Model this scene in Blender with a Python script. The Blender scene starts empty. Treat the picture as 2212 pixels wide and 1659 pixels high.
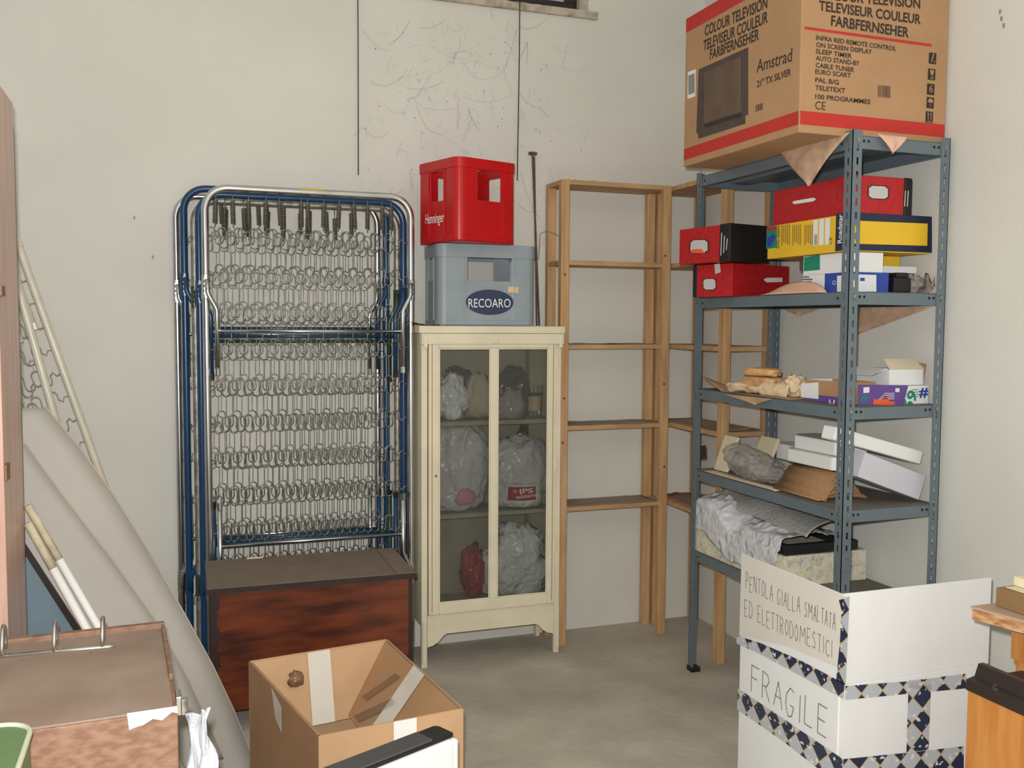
import bpy, math, random
from mathutils import Vector, Matrix, noise

# ---------------------------------------------------------------- camera
S = bpy.context.scene
COL = S.collection
CAM = Vector((0.0, 0.0, 1.42))
RT = Vector((0.94057, -0.33955, 0.00560)).normalized()
FW = Vector((0.33888, 0.93869, -0.06283)).normalized()
UP = RT.cross(FW).normalized(); RT = FW.cross(UP).normalized()
FPX = 2050.0
cd = bpy.data.cameras.new('camera'); cam = bpy.data.objects.new('camera', cd); COL.objects.link(cam)
m3 = Matrix((RT, UP, -FW)).transposed()
cam.matrix_world = Matrix.Translation(CAM) @ m3.to_4x4()
cd.sensor_width = 36.0; cd.lens = FPX / 2212 * 36.0; cd.clip_start = 0.02
S.camera = cam

# ---------------------------------------------------------------- world, lights, exposure
w = bpy.data.worlds.new('world'); S.world = w; w.use_nodes = True
w.node_tree.nodes['Background'].inputs[0].default_value = (1.0, 0.985, 0.955, 1)
w.node_tree.nodes['Background'].inputs[1].default_value = 0.40
fl = bpy.data.lights.new('camera_flash', 'POINT'); fl.energy = 255; fl.shadow_soft_size = 0.02; fl.color = (1.0, 0.985, 0.965)
flo = bpy.data.objects.new('camera_flash', fl); COL.objects.link(flo)
flo.location = CAM + UP * 0.065 - RT * 0.03 + FW * 0.02
S.view_settings.view_transform = 'Standard'; S.view_settings.look = 'None'
S.view_settings.exposure = 0.0; S.view_settings.gamma = 1.0; S.view_settings.use_curve_mapping = False

# ---------------------------------------------------------------- measuring helpers (photo pixel -> point on a known plane)
def ray(x, y): return FW * FPX + RT * (x - 1106) - UP * (y - 829.5)
def PX(x, y, X): d = ray(x, y); return CAM + d * ((X - CAM.x) / d.x)
def PY(x, y, Y): d = ray(x, y); return CAM + d * ((Y - CAM.y) / d.y)
def PZ(x, y, Z): d = ray(x, y); return CAM + d * ((Z - CAM.z) / d.z)

# ---------------------------------------------------------------- materials
def lin(c):
    return tuple(((v / 255.0) / 12.92 if v <= 10.3 else ((v / 255.0 + 0.055) / 1.055) ** 2.4) for v in c)
MATS = {}
def mat(name, rgb, rough=0.6, metal=0.0, var=0.0, vscale=6.0, bump=0.0, bscale=60.0, stretch=(1, 1, 1), rgb2=None, spec=0.5, trans=0.0, contrast=None, detail=5.0, vor=0.0):
    if name in MATS: return MATS[name]
    m = bpy.data.materials.new(name); m.use_nodes = True; MATS[name] = m
    nt = m.node_tree; b = nt.nodes['Principled BSDF']; out = nt.nodes['Material Output']
    c = lin(rgb); b.inputs['Base Color'].default_value = (*c, 1)
    b.inputs['Roughness'].default_value = rough; b.inputs['Metallic'].default_value = metal
    b.inputs['Specular IOR Level'].default_value = spec
    tc = nt.nodes.new('ShaderNodeTexCoord'); mp = nt.nodes.new('ShaderNodeMapping'); mp.inputs['Scale'].default_value = stretch
    nt.links.new(tc.outputs['Object'], mp.inputs[0])
    if var or rgb2:
        n = nt.nodes.new('ShaderNodeTexNoise'); n.inputs['Scale'].default_value = vscale; n.inputs['Detail'].default_value = detail
        nt.links.new(mp.outputs[0], n.inputs['Vector'])
        r = nt.nodes.new('ShaderNodeValToRGB'); lo, hi = contrast or (0.35, 0.65)
        r.color_ramp.elements[0].position = lo; r.color_ramp.elements[1].position = hi
        if rgb2: a, z = lin(rgb2), c
        else: a = tuple(v * (1 - var) for v in c); z = tuple(min(1, v * (1 + var)) for v in c)
        r.color_ramp.elements[0].color = (*a, 1); r.color_ramp.elements[1].color = (*z, 1)
        nt.links.new(n.outputs[0], r.inputs[0]); nt.links.new(r.outputs[0], b.inputs['Base Color'])
    if bump:
        n2 = nt.nodes.new('ShaderNodeTexNoise'); n2.inputs['Scale'].default_value = bscale; n2.inputs['Detail'].default_value = 4
        nt.links.new(mp.outputs[0], n2.inputs['Vector'])
        bp = nt.nodes.new('ShaderNodeBump'); bp.inputs['Strength'].default_value = bump; bp.inputs['Distance'].default_value = 0.01
        if vor:
            vo = nt.nodes.new('ShaderNodeTexVoronoi'); vo.inputs['Scale'].default_value = vor; nt.links.new(n2.outputs[1], vo.inputs['Vector']); 
            n2.inputs['Scale'].default_value = 9.0; n2.inputs['Detail'].default_value = 2
            bp.inputs['Distance'].default_value = 0.02; nt.links.new(vo.outputs['Distance'], bp.inputs['Height'])
        else: nt.links.new(n2.outputs[0], bp.inputs['Height'])
        nt.links.new(bp.outputs[0], b.inputs['Normal'])
    if trans:
        t = nt.nodes.new('ShaderNodeBsdfTransparent'); x = nt.nodes.new('ShaderNodeMixShader'); x.inputs[0].default_value = trans
        nt.links.new(b.outputs[0], x.inputs[1]); nt.links.new(t.outputs[0], x.inputs[2]); nt.links.new(x.outputs[0], out.inputs[0])
    return m

M_wall = mat('painted_plaster', (213, 211, 202), 0.85, var=0.035, vscale=2.2, bump=0.08, bscale=45)
M_ceil = mat('white_ceiling_paint', (215, 213, 205), 0.9, var=0.03)
M_floor = mat('dusty_concrete', (196, 188, 172), 0.9, rgb2=(164, 156, 142), vscale=3.5, bump=0.25, bscale=30, contrast=(0.3, 0.72), detail=9)
M_chrome = mat('chromed_steel', (205, 208, 208), 0.22, 1.0, var=0.10, vscale=9)
M_dullchrome = mat('worn_galvanised_steel', (150, 148, 138), 0.5, 0.75, var=0.3, vscale=40)
M_blue = mat('blue_enamel', (26, 62, 98), 0.28, var=0.12, vscale=8)
M_green = mat('dark_green_enamel', (48, 66, 52), 0.35, var=0.15)
M_wire = mat('bright_spring_wire', (142, 142, 134), 0.3, 0.7, var=0.25, vscale=30)
M_coil = mat('dull_coil_steel', (118, 114, 104), 0.4, 0.6, var=0.25, vscale=60)
M_creamtube = mat('cream_enamel', (212, 206, 188), 0.3, var=0.06, vscale=12)
M_creamwire = mat('grey_cream_wire', (164, 158, 140), 0.45, 0.2, var=0.15)
M_rust = mat('rusty_iron', (92, 78, 62), 0.7, 0.3, var=0.3, vscale=30)
M_pine = mat('pine_wood', (202, 164, 118), 0.6, rgb2=(178, 136, 92), vscale=5, stretch=(6, 6, 0.7), bump=0.05, detail=7)
M_pineh = mat('pine_board', (194, 158, 114), 0.65, rgb2=(168, 130, 90), vscale=5, stretch=(0.8, 6, 6), bump=0.05, detail=7)
M_knot = mat('dark_knot', (120, 72, 40), 0.6)
M_rack = mat('blue_grey_rack_steel', (104, 117, 124), 0.45, 0.15, var=0.06, vscale=10)
M_rackdust = mat('dust_on_steel', (112, 106, 98), 0.9, var=0.12, vscale=9)
M_bolt = mat('zinc_bolt', (165, 165, 155), 0.35, 0.9)
M_hole = mat('black_hole_rim', (22, 24, 26), 0.8)
M_card = mat('brown_cardboard', (174, 136, 98), 0.8, var=0.06, vscale=5, bump=0.04, bscale=25)
M_card2 = mat('pale_brown_cardboard', (188, 152, 114), 0.8, var=0.07, vscale=7, bump=0.06, bscale=20)
M_card3 = mat('grey_brown_cardboard', (168, 130, 94), 0.8, var=0.08, vscale=6)
M_tape = mat('clear_tape', (214, 208, 196), 0.2, var=0.05)
M_browntape = mat('brown_parcel_tape', (128, 98, 72), 0.35, var=0.1)
M_red = mat('red_print', (186, 44, 36), 0.6, var=0.05)
M_ink = mat('dark_ink', (52, 40, 36), 0.7)
M_inkgrey = mat('screen_grey_ink', (78, 66, 58), 0.7, var=0.15, vscale=20)
M_redbox = mat('embossed_red_card', (176, 26, 32), 0.45, var=0.12, vscale=50, bump=0.25, bscale=70)
M_black = mat('black_card', (24, 22, 22), 0.5, var=0.15)
M_blackplastic = mat('black_plastic', (26, 26, 28), 0.35)
M_white = mat('white_card', (222, 224, 223), 0.6, var=0.025)
M_whitegl = mat('white_gloss', (232, 232, 228), 0.3)
M_offwhite = mat('cream_paper', (220, 208, 176), 0.75, var=0.05)
M_yellow = mat('yellow_print', (226, 184, 44), 0.5, var=0.05)
M_navy = mat('navy_print', (34, 40, 62), 0.5)
M_green2 = mat('teal_green_print', (24, 132, 104), 0.5)
M_royal = mat('royal_blue_print', (44, 70, 160), 0.45, var=0.1)
M_purple = mat('purple_print', (98, 70, 142), 0.5, var=0.06)
M_orange = mat('orange_print', (226, 98, 52), 0.5)
M_lav = mat('lavender_card', (202, 200, 208), 0.6)
M_redplastic = mat('red_crate_plastic', (190, 22, 26), 0.32, var=0.05, vscale=10)
M_greyplastic = mat('grey_crate_plastic', (142, 154, 160), 0.33, var=0.05, vscale=10)
M_cream = mat('cream_oil_paint', (220, 211, 184), 0.45, var=0.05, vscale=9, bump=0.04, bscale=15)
M_chip = mat('paint_chip_grime', (150, 128, 84), 0.7)
M_inside = mat('grey_cream_interior', (152, 146, 128), 0.8, var=0.08)  # cabinet interior tone, darker and greyer than the outer cream
M_chest = mat('stained_cherry_wood', (112, 52, 25), 0.35, rgb2=(62, 28, 16), vscale=5, stretch=(0.8, 3, 4.5), contrast=(0.36, 0.62), detail=8, bump=0.05)
M_chestdark = mat('dark_stained_patch', (40, 24, 20), 0.5, var=0.3)
M_dusty = mat('dusty_lid', (122, 108, 94), 0.95, var=0.08, vscale=14, bump=0.08, bscale=40)
M_mahog = mat('pinkish_brown_veneer', (208, 172, 154), 0.3, rgb2=(190, 150, 132), vscale=6, stretch=(5, 5, 0.5), detail=7)
M_board = mat('grey_hardboard', (172, 168, 160), 0.6, var=0.035, vscale=3)
M_boardedge = mat('raw_board_edge', (190, 174, 150), 0.8)
M_fibre = mat('brown_fibreboard', (148, 114, 92), 0.65, rgb2=(124, 92, 72), vscale=34, stretch=(1, 1, 2.2), detail=6, contrast=(0.4, 0.62))
M_fibretop = mat('dusty_brown_lid', (154, 136, 120), 0.85, rgb2=(138, 118, 102), vscale=7, contrast=(0.3, 0.7))
M_steel = mat('bright_steel', (200, 198, 190), 0.25, 0.95)
M_greensuit = mat('green_vinyl', (98, 124, 82), 0.5, var=0.08, bump=0.08, bscale=50)
M_piping = mat('pale_green_piping', (196, 200, 176), 0.5)
M_bluepanel = mat('blue_grey_panel', (104, 124, 134), 0.45, var=0.08, vscale=8)
M_orangewood = mat('orange_veneer', (190, 130, 66), 0.45, rgb2=(170, 108, 48), vscale=7, stretch=(5, 5, 0.5), detail=6)
M_blackrail = mat('dark_brown_rail', (44, 36, 34), 0.35)
M_tabletop = mat('dusty_table_top', (176, 150, 128), 0.8, var=0.05)
M_tableedge = mat('chipped_table_edge', (150, 96, 58), 0.6, rgb2=(204, 166, 122), vscale=26, stretch=(3, 0.6, 3))
M_olive = mat('olive_brown_card', (132, 104, 66), 0.6, var=0.05)
M_bagwhite = mat('white_plastic_bag', (214, 216, 218), 0.2, var=0.06, vscale=8, bump=0.55, bscale=26, trans=0.06, vor=6)
M_bagmilky = mat('milky_plastic_bag', (200, 200, 202), 0.25, var=0.06, vscale=8, bump=0.55, bscale=24, trans=0.16, vor=5)
M_baggrey = mat('smoky_plastic_bag', (178, 174, 170), 0.09, var=0.15, vscale=10, bump=0.55, bscale=26, trans=0.6, vor=6)
M_bagdark = mat('dark_plastic_bag', (58, 54, 54), 0.2, var=0.3, vscale=8, bump=0.55, bscale=26, vor=6)
M_bagred = mat('red_plastic_bag', (160, 26, 38), 0.3, var=0.15, bump=0.55, bscale=26, vor=6)
M_bagbeige = mat('beige_paper_bag', (170, 156, 132), 0.7, var=0.12, bump=0.4, bscale=24)
M_pinkcloth = mat('pink_cloth', (190, 118, 148), 0.8)
M_bubble = mat('bubble_wrap', (176, 174, 170), 0.2, var=0.06, vscale=9, bump=0.7, bscale=95, trans=0.12)
M_sheet = mat('white_plastic_sheet', (206, 207, 210), 0.3, var=0.05, bump=0.55, bscale=16, trans=0.04, vor=5)
M_paperbrown = mat('kraft_paper', (184, 150, 112), 0.75, var=0.1, vscale=10, bump=0.15)
M_crust = mat('crusty_tan_block', (212, 178, 134), 0.85, rgb2=(176, 128, 84), vscale=18, bump=0.4, bscale=40)
M_wrap = mat('crumpled_wrap_paper', (214, 190, 156), 0.6, var=0.12, vscale=22, bump=0.6, bscale=40)
M_corr = mat('corrugated_card', (160, 122, 84), 0.85, var=0.12, vscale=12, stretch=(1, 14, 14), bump=0.5, bscale=14)
M_greydust = mat('grey_dusty_paper', (146, 134, 120), 0.95, var=0.1, vscale=9)
M_pinknews = mat('pink_newsprint', (222, 178, 154), 0.8, var=0.06, vscale=14)
M_web = mat('dusty_cobweb', (138, 130, 120), 0.95)
M_cord = mat('dark_cord', (64, 58, 52), 0.9)
M_winframe = mat('dark_window_frame', (38, 30, 28), 0.5, var=0.2)
M_sill = mat('grimy_sill_plaster', (190, 180, 164), 0.9, rgb2=(140, 128, 112), vscale=18, contrast=(0.3, 0.55), detail=8)
M_sticker = mat('peach_sticker', (226, 190, 146), 0.6)
M_noteink = mat('pen_ink', (74, 70, 66), 0.8)
M_note = mat('white_carton_note', (208, 204, 194), 0.75, var=0.02)
M_insul = mat('aluminium_grille', (92, 90, 90), 0.4, 0.3)

def special(name, build):
    m = bpy.data.materials.new(name); m.use_nodes = True
    build(m.node_tree, m.node_tree.nodes['Principled BSDF']); MATS[name] = m; return m
def _glass(nt, b):
    t = nt.nodes.new('ShaderNodeBsdfTransparent'); t.inputs[0].default_value = (0.80, 0.81, 0.79, 1)
    g = nt.nodes.new('ShaderNodeBsdfGlossy'); g.inputs['Roughness'].default_value = 0.05
    d = nt.nodes.new('ShaderNodeBsdfDiffuse'); d.inputs[0].default_value = (0.55, 0.53, 0.48, 1)
    fr = nt.nodes.new('ShaderNodeFresnel'); fr.inputs[0].default_value = 1.3
    x = nt.nodes.new('ShaderNodeMixShader'); nt.links.new(fr.outputs[0], x.inputs[0])
    nt.links.new(t.outputs[0], x.inputs[1]); nt.links.new(g.outputs[0], x.inputs[2])
    y = nt.nodes.new('ShaderNodeMixShader'); y.inputs[0].default_value = 0.04
    nt.links.new(x.outputs[0], y.inputs[1]); nt.links.new(d.outputs[0], y.inputs[2])
    nt.links.new(y.outputs[0], nt.nodes['Material Output'].inputs[0])
M_glass = special('dusty_window_glass', _glass)
def _news(base):
    def f(nt, b):
        tc = nt.nodes.new('ShaderNodeTexCoord')
        wv = nt.nodes.new('ShaderNodeTexWave'); wv.bands_direction = 'Z'; wv.inputs['Scale'].default_value = 70; wv.inputs['Distortion'].default_value = 3; wv.inputs['Detail Scale'].default_value = 8
        n = nt.nodes.new('ShaderNodeTexNoise'); n.inputs['Scale'].default_value = 26
        nt.links.new(tc.outputs['Object'], wv.inputs[0]); nt.links.new(tc.outputs['Object'], n.inputs['Vector'])
        mu = nt.nodes.new('ShaderNodeMath'); mu.operation = 'MULTIPLY'; nt.links.new(wv.outputs[1], mu.inputs[0]); nt.links.new(n.outputs[0], mu.inputs[1])
        r = nt.nodes.new('ShaderNodeValToRGB'); r.color_ramp.elements[0].position = 0.25; r.color_ramp.elements[1].position = 0.5
        c = lin(base); r.color_ramp.elements[0].color = (*c, 1); r.color_ramp.elements[1].color = (*[v * 0.45 for v in c], 1)
        nt.links.new(mu.outputs[0], r.inputs[0]); nt.links.new(r.outputs[0], b.inputs['Base Color']); b.inputs['Roughness'].default_value = 0.85
    return f
M_news = special('printed_newspaper', _news((204, 170, 140)))
def _floral(nt, b):
    tc = nt.nodes.new('ShaderNodeTexCoord'); v = nt.nodes.new('ShaderNodeTexVoronoi'); v.inputs['Scale'].default_value = 42
    n = nt.nodes.new('ShaderNodeTexNoise'); n.inputs['Scale'].default_value = 30; n.inputs['Detail'].default_value = 6
    nt.links.new(tc.outputs['Object'], n.inputs['Vector']); nt.links.new(n.outputs[1], v.inputs['Vector'])
    v.inputs['Scale'].default_value = 7
    r = nt.nodes.new('ShaderNodeValToRGB'); r.color_ramp.interpolation = 'LINEAR'
    sp = nt.nodes.new('ShaderNodeSeparateColor'); nt.links.new(v.outputs['Color'], sp.inputs[0])
    cols = [(0.0, (216, 206, 178)), (0.35, (226, 220, 200)), (0.55, (150, 164, 168)), (0.7, (212, 206, 182)), (0.85, (198, 190, 160)), (1.0, (222, 214, 190))]
    r.color_ramp.elements[0].color = (*lin(cols[0][1]), 1); r.color_ramp.elements[1].color = (*lin(cols[-1][1]), 1)
    for p, c in cols[1:-1]:
        e = r.color_ramp.elements.new(p); e.color = (*lin(c), 1)
    nt.links.new(sp.outputs[0], r.inputs[0]); nt.links.new(r.outputs[0], b.inputs['Base Color']); b.inputs['Roughness'].default_value = 0.6
M_floral = special('marbled_floral_paper', _floral)
def _ptape(nt, b):
    # printed parcel tape: diagonal diamonds of navy, grey print and ochre lines, laid out by the UV map
    uv = nt.nodes.new('ShaderNodeUVMap'); uv.uv_map = 'UVMap'
    mp = nt.nodes.new('ShaderNodeMapping'); mp.inputs['Rotation'].default_value = (0, 0, math.radians(45)); mp.inputs['Scale'].default_value = (21, 21, 1)
    nt.links.new(uv.outputs[0], mp.inputs[0])
    ck = nt.nodes.new('ShaderNodeTexChecker'); ck.inputs['Scale'].default_value = 1.0
    ck.inputs['Color1'].default_value = (*lin((40, 50, 74)), 1); ck.inputs['Color2'].default_value = (*lin((176, 182, 190)), 1)
    nt.links.new(mp.outputs[0], ck.inputs[0])
    n = nt.nodes.new('ShaderNodeTexNoise'); n.inputs['Scale'].default_value = 2.4; n.inputs['Detail'].default_value = 3; nt.links.new(mp.outputs[0], n.inputs['Vector'])
    r = nt.nodes.new('ShaderNodeValToRGB'); r.color_ramp.elements[0].position = 0.60; r.color_ramp.elements[1].position = 0.66
    nt.links.new(n.outputs[0], r.inputs[0])
    mx = nt.nodes.new('ShaderNodeMix'); mx.data_type = 'RGBA'; mx.inputs[7].default_value = (*lin((222, 220, 214)), 1)
    nt.links.new(r.outputs[0], mx.inputs[0]); nt.links.new(ck.outputs[0], mx.inputs[6])
    # ochre grid lines
    sx = nt.nodes.new('ShaderNodeSeparateXYZ'); nt.links.new(mp.outputs[0], sx.inputs[0])
    prev = None
    for i in (0, 1):
        fr = nt.nodes.new('ShaderNodeMath'); fr.operation = 'FRACT'; nt.links.new(sx.outputs[i], fr.inputs[0])
        lt = nt.nodes.new('ShaderNodeMath'); lt.operation = 'LESS_THAN'; lt.inputs[1].default_value = 0.06; nt.links.new(fr.outputs[0], lt.inputs[0])
        if prev is None: prev = lt
        else:
            a = nt.nodes.new('ShaderNodeMath'); a.operation = 'MAXIMUM'; nt.links.new(prev.outputs[0], a.inputs[0]); nt.links.new(lt.outputs[0], a.inputs[1]); prev = a
    m2 = nt.nodes.new('ShaderNodeMix'); m2.data_type = 'RGBA'; m2.inputs[7].default_value = (*lin((190, 168, 120)), 1)
    nt.links.new(prev.outputs[0], m2.inputs[0]); nt.links.new(mx.outputs[2], m2.inputs[6])
    nt.links.new(m2.outputs[2], b.inputs['Base Color']); b.inputs['Roughness'].default_value = 0.3
M_ptape = special('printed_parcel_tape', _ptape)

# ---------------------------------------------------------------- mesh helpers
class MB:
    def __init__(s): s.v = []; s.f = []; s.uv = None
    def add(s, vs, fs):
        o = len(s.v); s.v += [tuple(p) for p in vs]; s.f += [tuple(i + o for i in f) for f in fs]; return s
    def box(s, x0, x1, y0, y1, z0, z1, M=None):
        vs = [Vector((x, y, z)) for z in (z0, z1) for y in (y0, y1) for x in (x0, x1)]
        if M: vs = [M @ p for p in vs]
        return s.add(vs, [(0, 2, 3, 1), (4, 5, 7, 6), (0, 1, 5, 4), (2, 6, 7, 3), (0, 4, 6, 2), (1, 3, 7, 5)])
    def tube(s, pts, r, n=8, closed=False, cap=True):
        pts = [Vector(p) for p in pts]; N = len(pts); vs = []; fs = []
        if N < 2: return s
        def tan(i):
            a = pts[(i - 1) % N] if (closed or i > 0) else pts[0]; b = pts[(i + 1) % N] if (closed or i < N - 1) else pts[-1]
            d = b - a; return d.normalized() if d.length > 1e-9 else Vector((0, 0, 1))
        t0 = tan(0); u = t0.orthogonal().normalized()
        for i in range(N):
            t = tan(i); u = (u - t * u.dot(t)); u = u.normalized() if u.length > 1e-6 else t.orthogonal().normalized()
            w_ = t.cross(u); rr = r[i] if isinstance(r, (list, tuple)) else r
            for k in range(n):
                a = 2 * math.pi * k / n; vs.append(pts[i] + (u * math.cos(a) + w_ * math.sin(a)) * rr)
        L = N if closed else N - 1
        for i in range(L):
            j = (i + 1) % N
            # for closed loops pick best offset
            off = 0
            if closed and j == 0:
                off = min(range(n), key=lambda o: (vs[i * n] - vs[(0 + o) % n]).length)
            for k in range(n): fs.append((i * n + k, i * n + (k + 1) % n, j * n + (k + 1 + off) % n, j * n + (k + off) % n))
        if cap and not closed: fs.append(tuple(range(n - 1, -1, -1))); fs.append(tuple((N - 1) * n + k for k in range(n)))
        return s.add(vs, fs)
    def prism(s, poly, axis, a, b):
        """poly of 2-d points in the two other axes (cyclic order), extruded along axis from a to b"""
        def P(p, h): return {0: (h, p[0], p[1]), 1: (p[0], h, p[1]), 2: (p[0], p[1], h)}[axis]
        n = len(poly); vs = [P(p, a) for p in poly] + [P(p, b) for p in poly]
        fs = [tuple(range(n - 1, -1, -1)), tuple(range(n, 2 * n))] + [(i, (i + 1) % n, n + (i + 1) % n, n + i) for i in range(n)]
        return s.add(vs, fs)
    def grid(s, fn, nu, nv):
        vs = [fn(i / nu, j / nv) for j in range(nv + 1) for i in range(nu + 1)]
        fs = [(j * (nu + 1) + i, j * (nu + 1) + i + 1, (j + 1) * (nu + 1) + i + 1, (j + 1) * (nu + 1) + i) for j in range(nv) for i in range(nu)]
        return s.add(vs, fs)
    def mesh(s, name, m=None, smooth=False):
        me = bpy.data.meshes.new(name); me.from_pydata(s.v, [], s.f); me.validate(); me.update()
        if m: me.materials.append(m)
        if smooth:
            for p in me.polygons: p.use_smooth = True
        return me
    def build(s, name, m, parent=None, bevel=0, smooth=False, solid=0, fix=True):
        me = s.mesh(name, m, smooth)
        if fix: fixnormals(me)
        return link(name, me, parent, bevel, solid)
import bmesh
def fixnormals(me):
    bm = bmesh.new(); bm.from_mesh(me); bmesh.ops.recalc_face_normals(bm, faces=bm.faces); bm.to_mesh(me); bm.free()
def link(name, me, parent=None, bevel=0, solid=0):
    o = bpy.data.objects.new(name, me); COL.objects.link(o)
    if parent: o.parent = parent
    if solid:
        md = o.modifiers.new('solid', 'SOLIDIFY'); md.thickness = solid; md.offset = 0
    if bevel:
        md = o.modifiers.new('bevel', 'BEVEL'); md.width = bevel; md.segments = 2; md.limit_method = 'ANGLE'
    return o
def tag(o, label, cat, group=None, kind=None):
    o['label'] = label; o['category'] = cat
    if group: o['group'] = group
    if kind: o['kind'] = kind
    return o
def thing(name, label, cat, loc=(0, 0, 0), rz=0.0, group=None):
    o = bpy.data.objects.new(name, None); COL.objects.link(o); o.location = loc; o.rotation_euler = (0, 0, rz); o.empty_display_size = 0.05
    return tag(o, label, cat, group)
def struct(o): o['kind'] = 'structure'; return o
def place(o, loc, rz=0.0): o.location = loc; o.rotation_euler = (0, 0, rz); return o
def fillet(pts, r, seg=6, closed=False):
    pts = [Vector(p) for p in pts]; N = len(pts); out = []
    for i in range(N):
        if not closed and i in (0, N - 1): out.append(pts[i]); continue
        a, b, c = pts[i - 1], pts[i], pts[(i + 1) % N]
        d1 = (a - b).normalized(); d2 = (c - b).normalized()
        ang = d1.angle(d2)
        if ang > 3.1: out.append(b); continue
        t = min(r / math.tan(ang / 2), (a - b).length * 0.49, (c - b).length * 0.49); rr = t * math.tan(ang / 2)
        ctr = b + (d1 + d2).normalized() * (rr / math.sin(ang / 2))
        s0 = (b + d1 * t) - ctr; s1 = (b + d2 * t) - ctr
        tot = s0.angle(s1)
        for k in range(seg + 1):
            f = k / seg
            out.append(ctr + (s0 * math.sin((1 - f) * tot) + s1 * math.sin(f * tot)) / math.sin(tot))
    return out
def nz(p, s=1.0, seed=0.0): return noise.noise(Vector((p[0] * s + seed * 7.3, p[1] * s - seed * 3.1, p[2] * s + seed)))
def blob_mesh(name, size, m, seed=0, amp=0.22, freq=2.2, crease=0.12, sub=4, flat=True, lean=0.0):
    """a crumpled bag shape standing on z=0"""
    bm = bmesh.new(); bmesh.ops.create_icosphere(bm, subdivisions=sub, radius=1.0)
    for v in bm.verts:
        p = v.co.copy()
        pv = Vector((p.x, p.y, p.z * .45)); d = 1.08 + amp * .8 * nz(p, freq * .7, seed) + amp * 0.3 * nz(pv, freq * 1.8, seed + 5) - crease * abs(nz(pv, freq * 1.3, seed + 9)) * 2.2 - crease * 1.1 * abs(nz(pv + p * .3, freq * 2.6, seed + 2)) - crease * .5 * abs(nz(p, freq * 5.2, seed + 6))
        q = p * d
        z = q.z
        if flat and z < -0.72: z = -0.72 + (z + 0.72) * 0.08
        z = (z + 0.75) / 1.75
        v.co = Vector((q.x * size[0] / 2 + lean * z * size[2], q.y * size[1] / 2, max(0.0, z) * size[2]))
    me = bpy.data.meshes.new(name); bm.to_mesh(me); bm.free(); me.materials.append(m)
    for p in me.polygons: p.use_smooth = True
    return me

# decals: print laid on the face of a box, measured through the photo
def local_ray(root, px):
    R = Matrix.Rotation(root.rotation_euler.z, 3, 'Z').inverted()
    return R @ (CAM - Vector(root.location)), R @ ray(*px)
def hit(root, axis, off, px):
    o, d = local_ray(root, px); t = (off - o[axis]) / d[axis]; return o + d * t
def decal(root, axis, off, pxs, m, name='print', eps=0.0008, parent=None, uvaxis=None):
    o, d = local_ray(root, pxs[0]); s = -1 if d[axis] > 0 else 1
    pts = [hit(root, axis, off + s * eps, p) for p in pxs]
    mb = MB(); mb.add(pts, [tuple(range(len(pts)))])
    ob = mb.build(name, m, parent or root, fix=False)
    if uvaxis is not None:
        me = ob.data; uv = me.uv_layers.new(name='UVMap')
        for l in me.loops:
            co = me.vertices[l.vertex_index].co
            uv.data[l.index].uv = (co[uvaxis], co.z)
    return ob
_fc = {}
def text_mesh_data(s, bold=0.0):
    k = (s, bold)
    if k in _fc: return _fc[k]
    c = bpy.data.curves.new('t', 'FONT'); c.body = s; c.size = 1.0; c.resolution_u = 3; c.offset = bold
    o = bpy.data.objects.new('t', c); COL.objects.link(o)
    bpy.context.view_layer.update()
    me = bpy.data.meshes.new_from_object(o)
    vs = [v.co.copy() for v in me.vertices]; fs = [tuple(p.vertices) for p in me.polygons]
    bpy.data.objects.remove(o); bpy.data.curves.remove(c); bpy.data.meshes.remove(me)
    _fc[k] = (vs, fs); return _fc[k]
def text3(root, p0, p1, h, nrm, s, m, name='lettering', bold=0.012, parent=None):
    vs, fs = text_mesh_data(s, bold)
    if not vs: return None
    x0 = min(v.x for v in vs); x1 = max(v.x for v in vs)
    ex = (p1 - p0); L = ex.length; ex = ex.normalized(); ey = nrm.cross(ex).normalized()
    if h is None: h = L / (x1 - x0) * 0.7
    mb = MB(); mb.add([p0 + ex * ((v.x - x0) / (x1 - x0) * L) + ey * (v.y / 0.7 * h) for v in vs], fs)
    return mb.build(name, m, parent or root, fix=False)
def text_px(root, axis, off, s, a, b, hpx, m, eps=0.0012, bold=0.012, name='lettering', parent=None):
    """text whose baseline runs from pixel a to pixel b with capitals hpx pixels high"""
    o, d = local_ray(root, a); sg = -1 if d[axis] > 0 else 1
    e = off + sg * eps; p0 = hit(root, axis, e, a); p1 = hit(root, axis, e, b)
    n = Vector((0, 0, 0)); n[axis] = sg
    dv = Vector((b[0] - a[0], b[1] - a[1])); up = Vector((dv.y, -dv.x)).normalized() * hpx
    p2 = hit(root, axis, e, (a[0] + up.x, a[1] + up.y))
    ey = n.cross((p1 - p0).normalized()); h = abs((p2 - p0).dot(ey))
    return text3(root, p0, p1, h, n, s, m, name, bold, parent)
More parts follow.
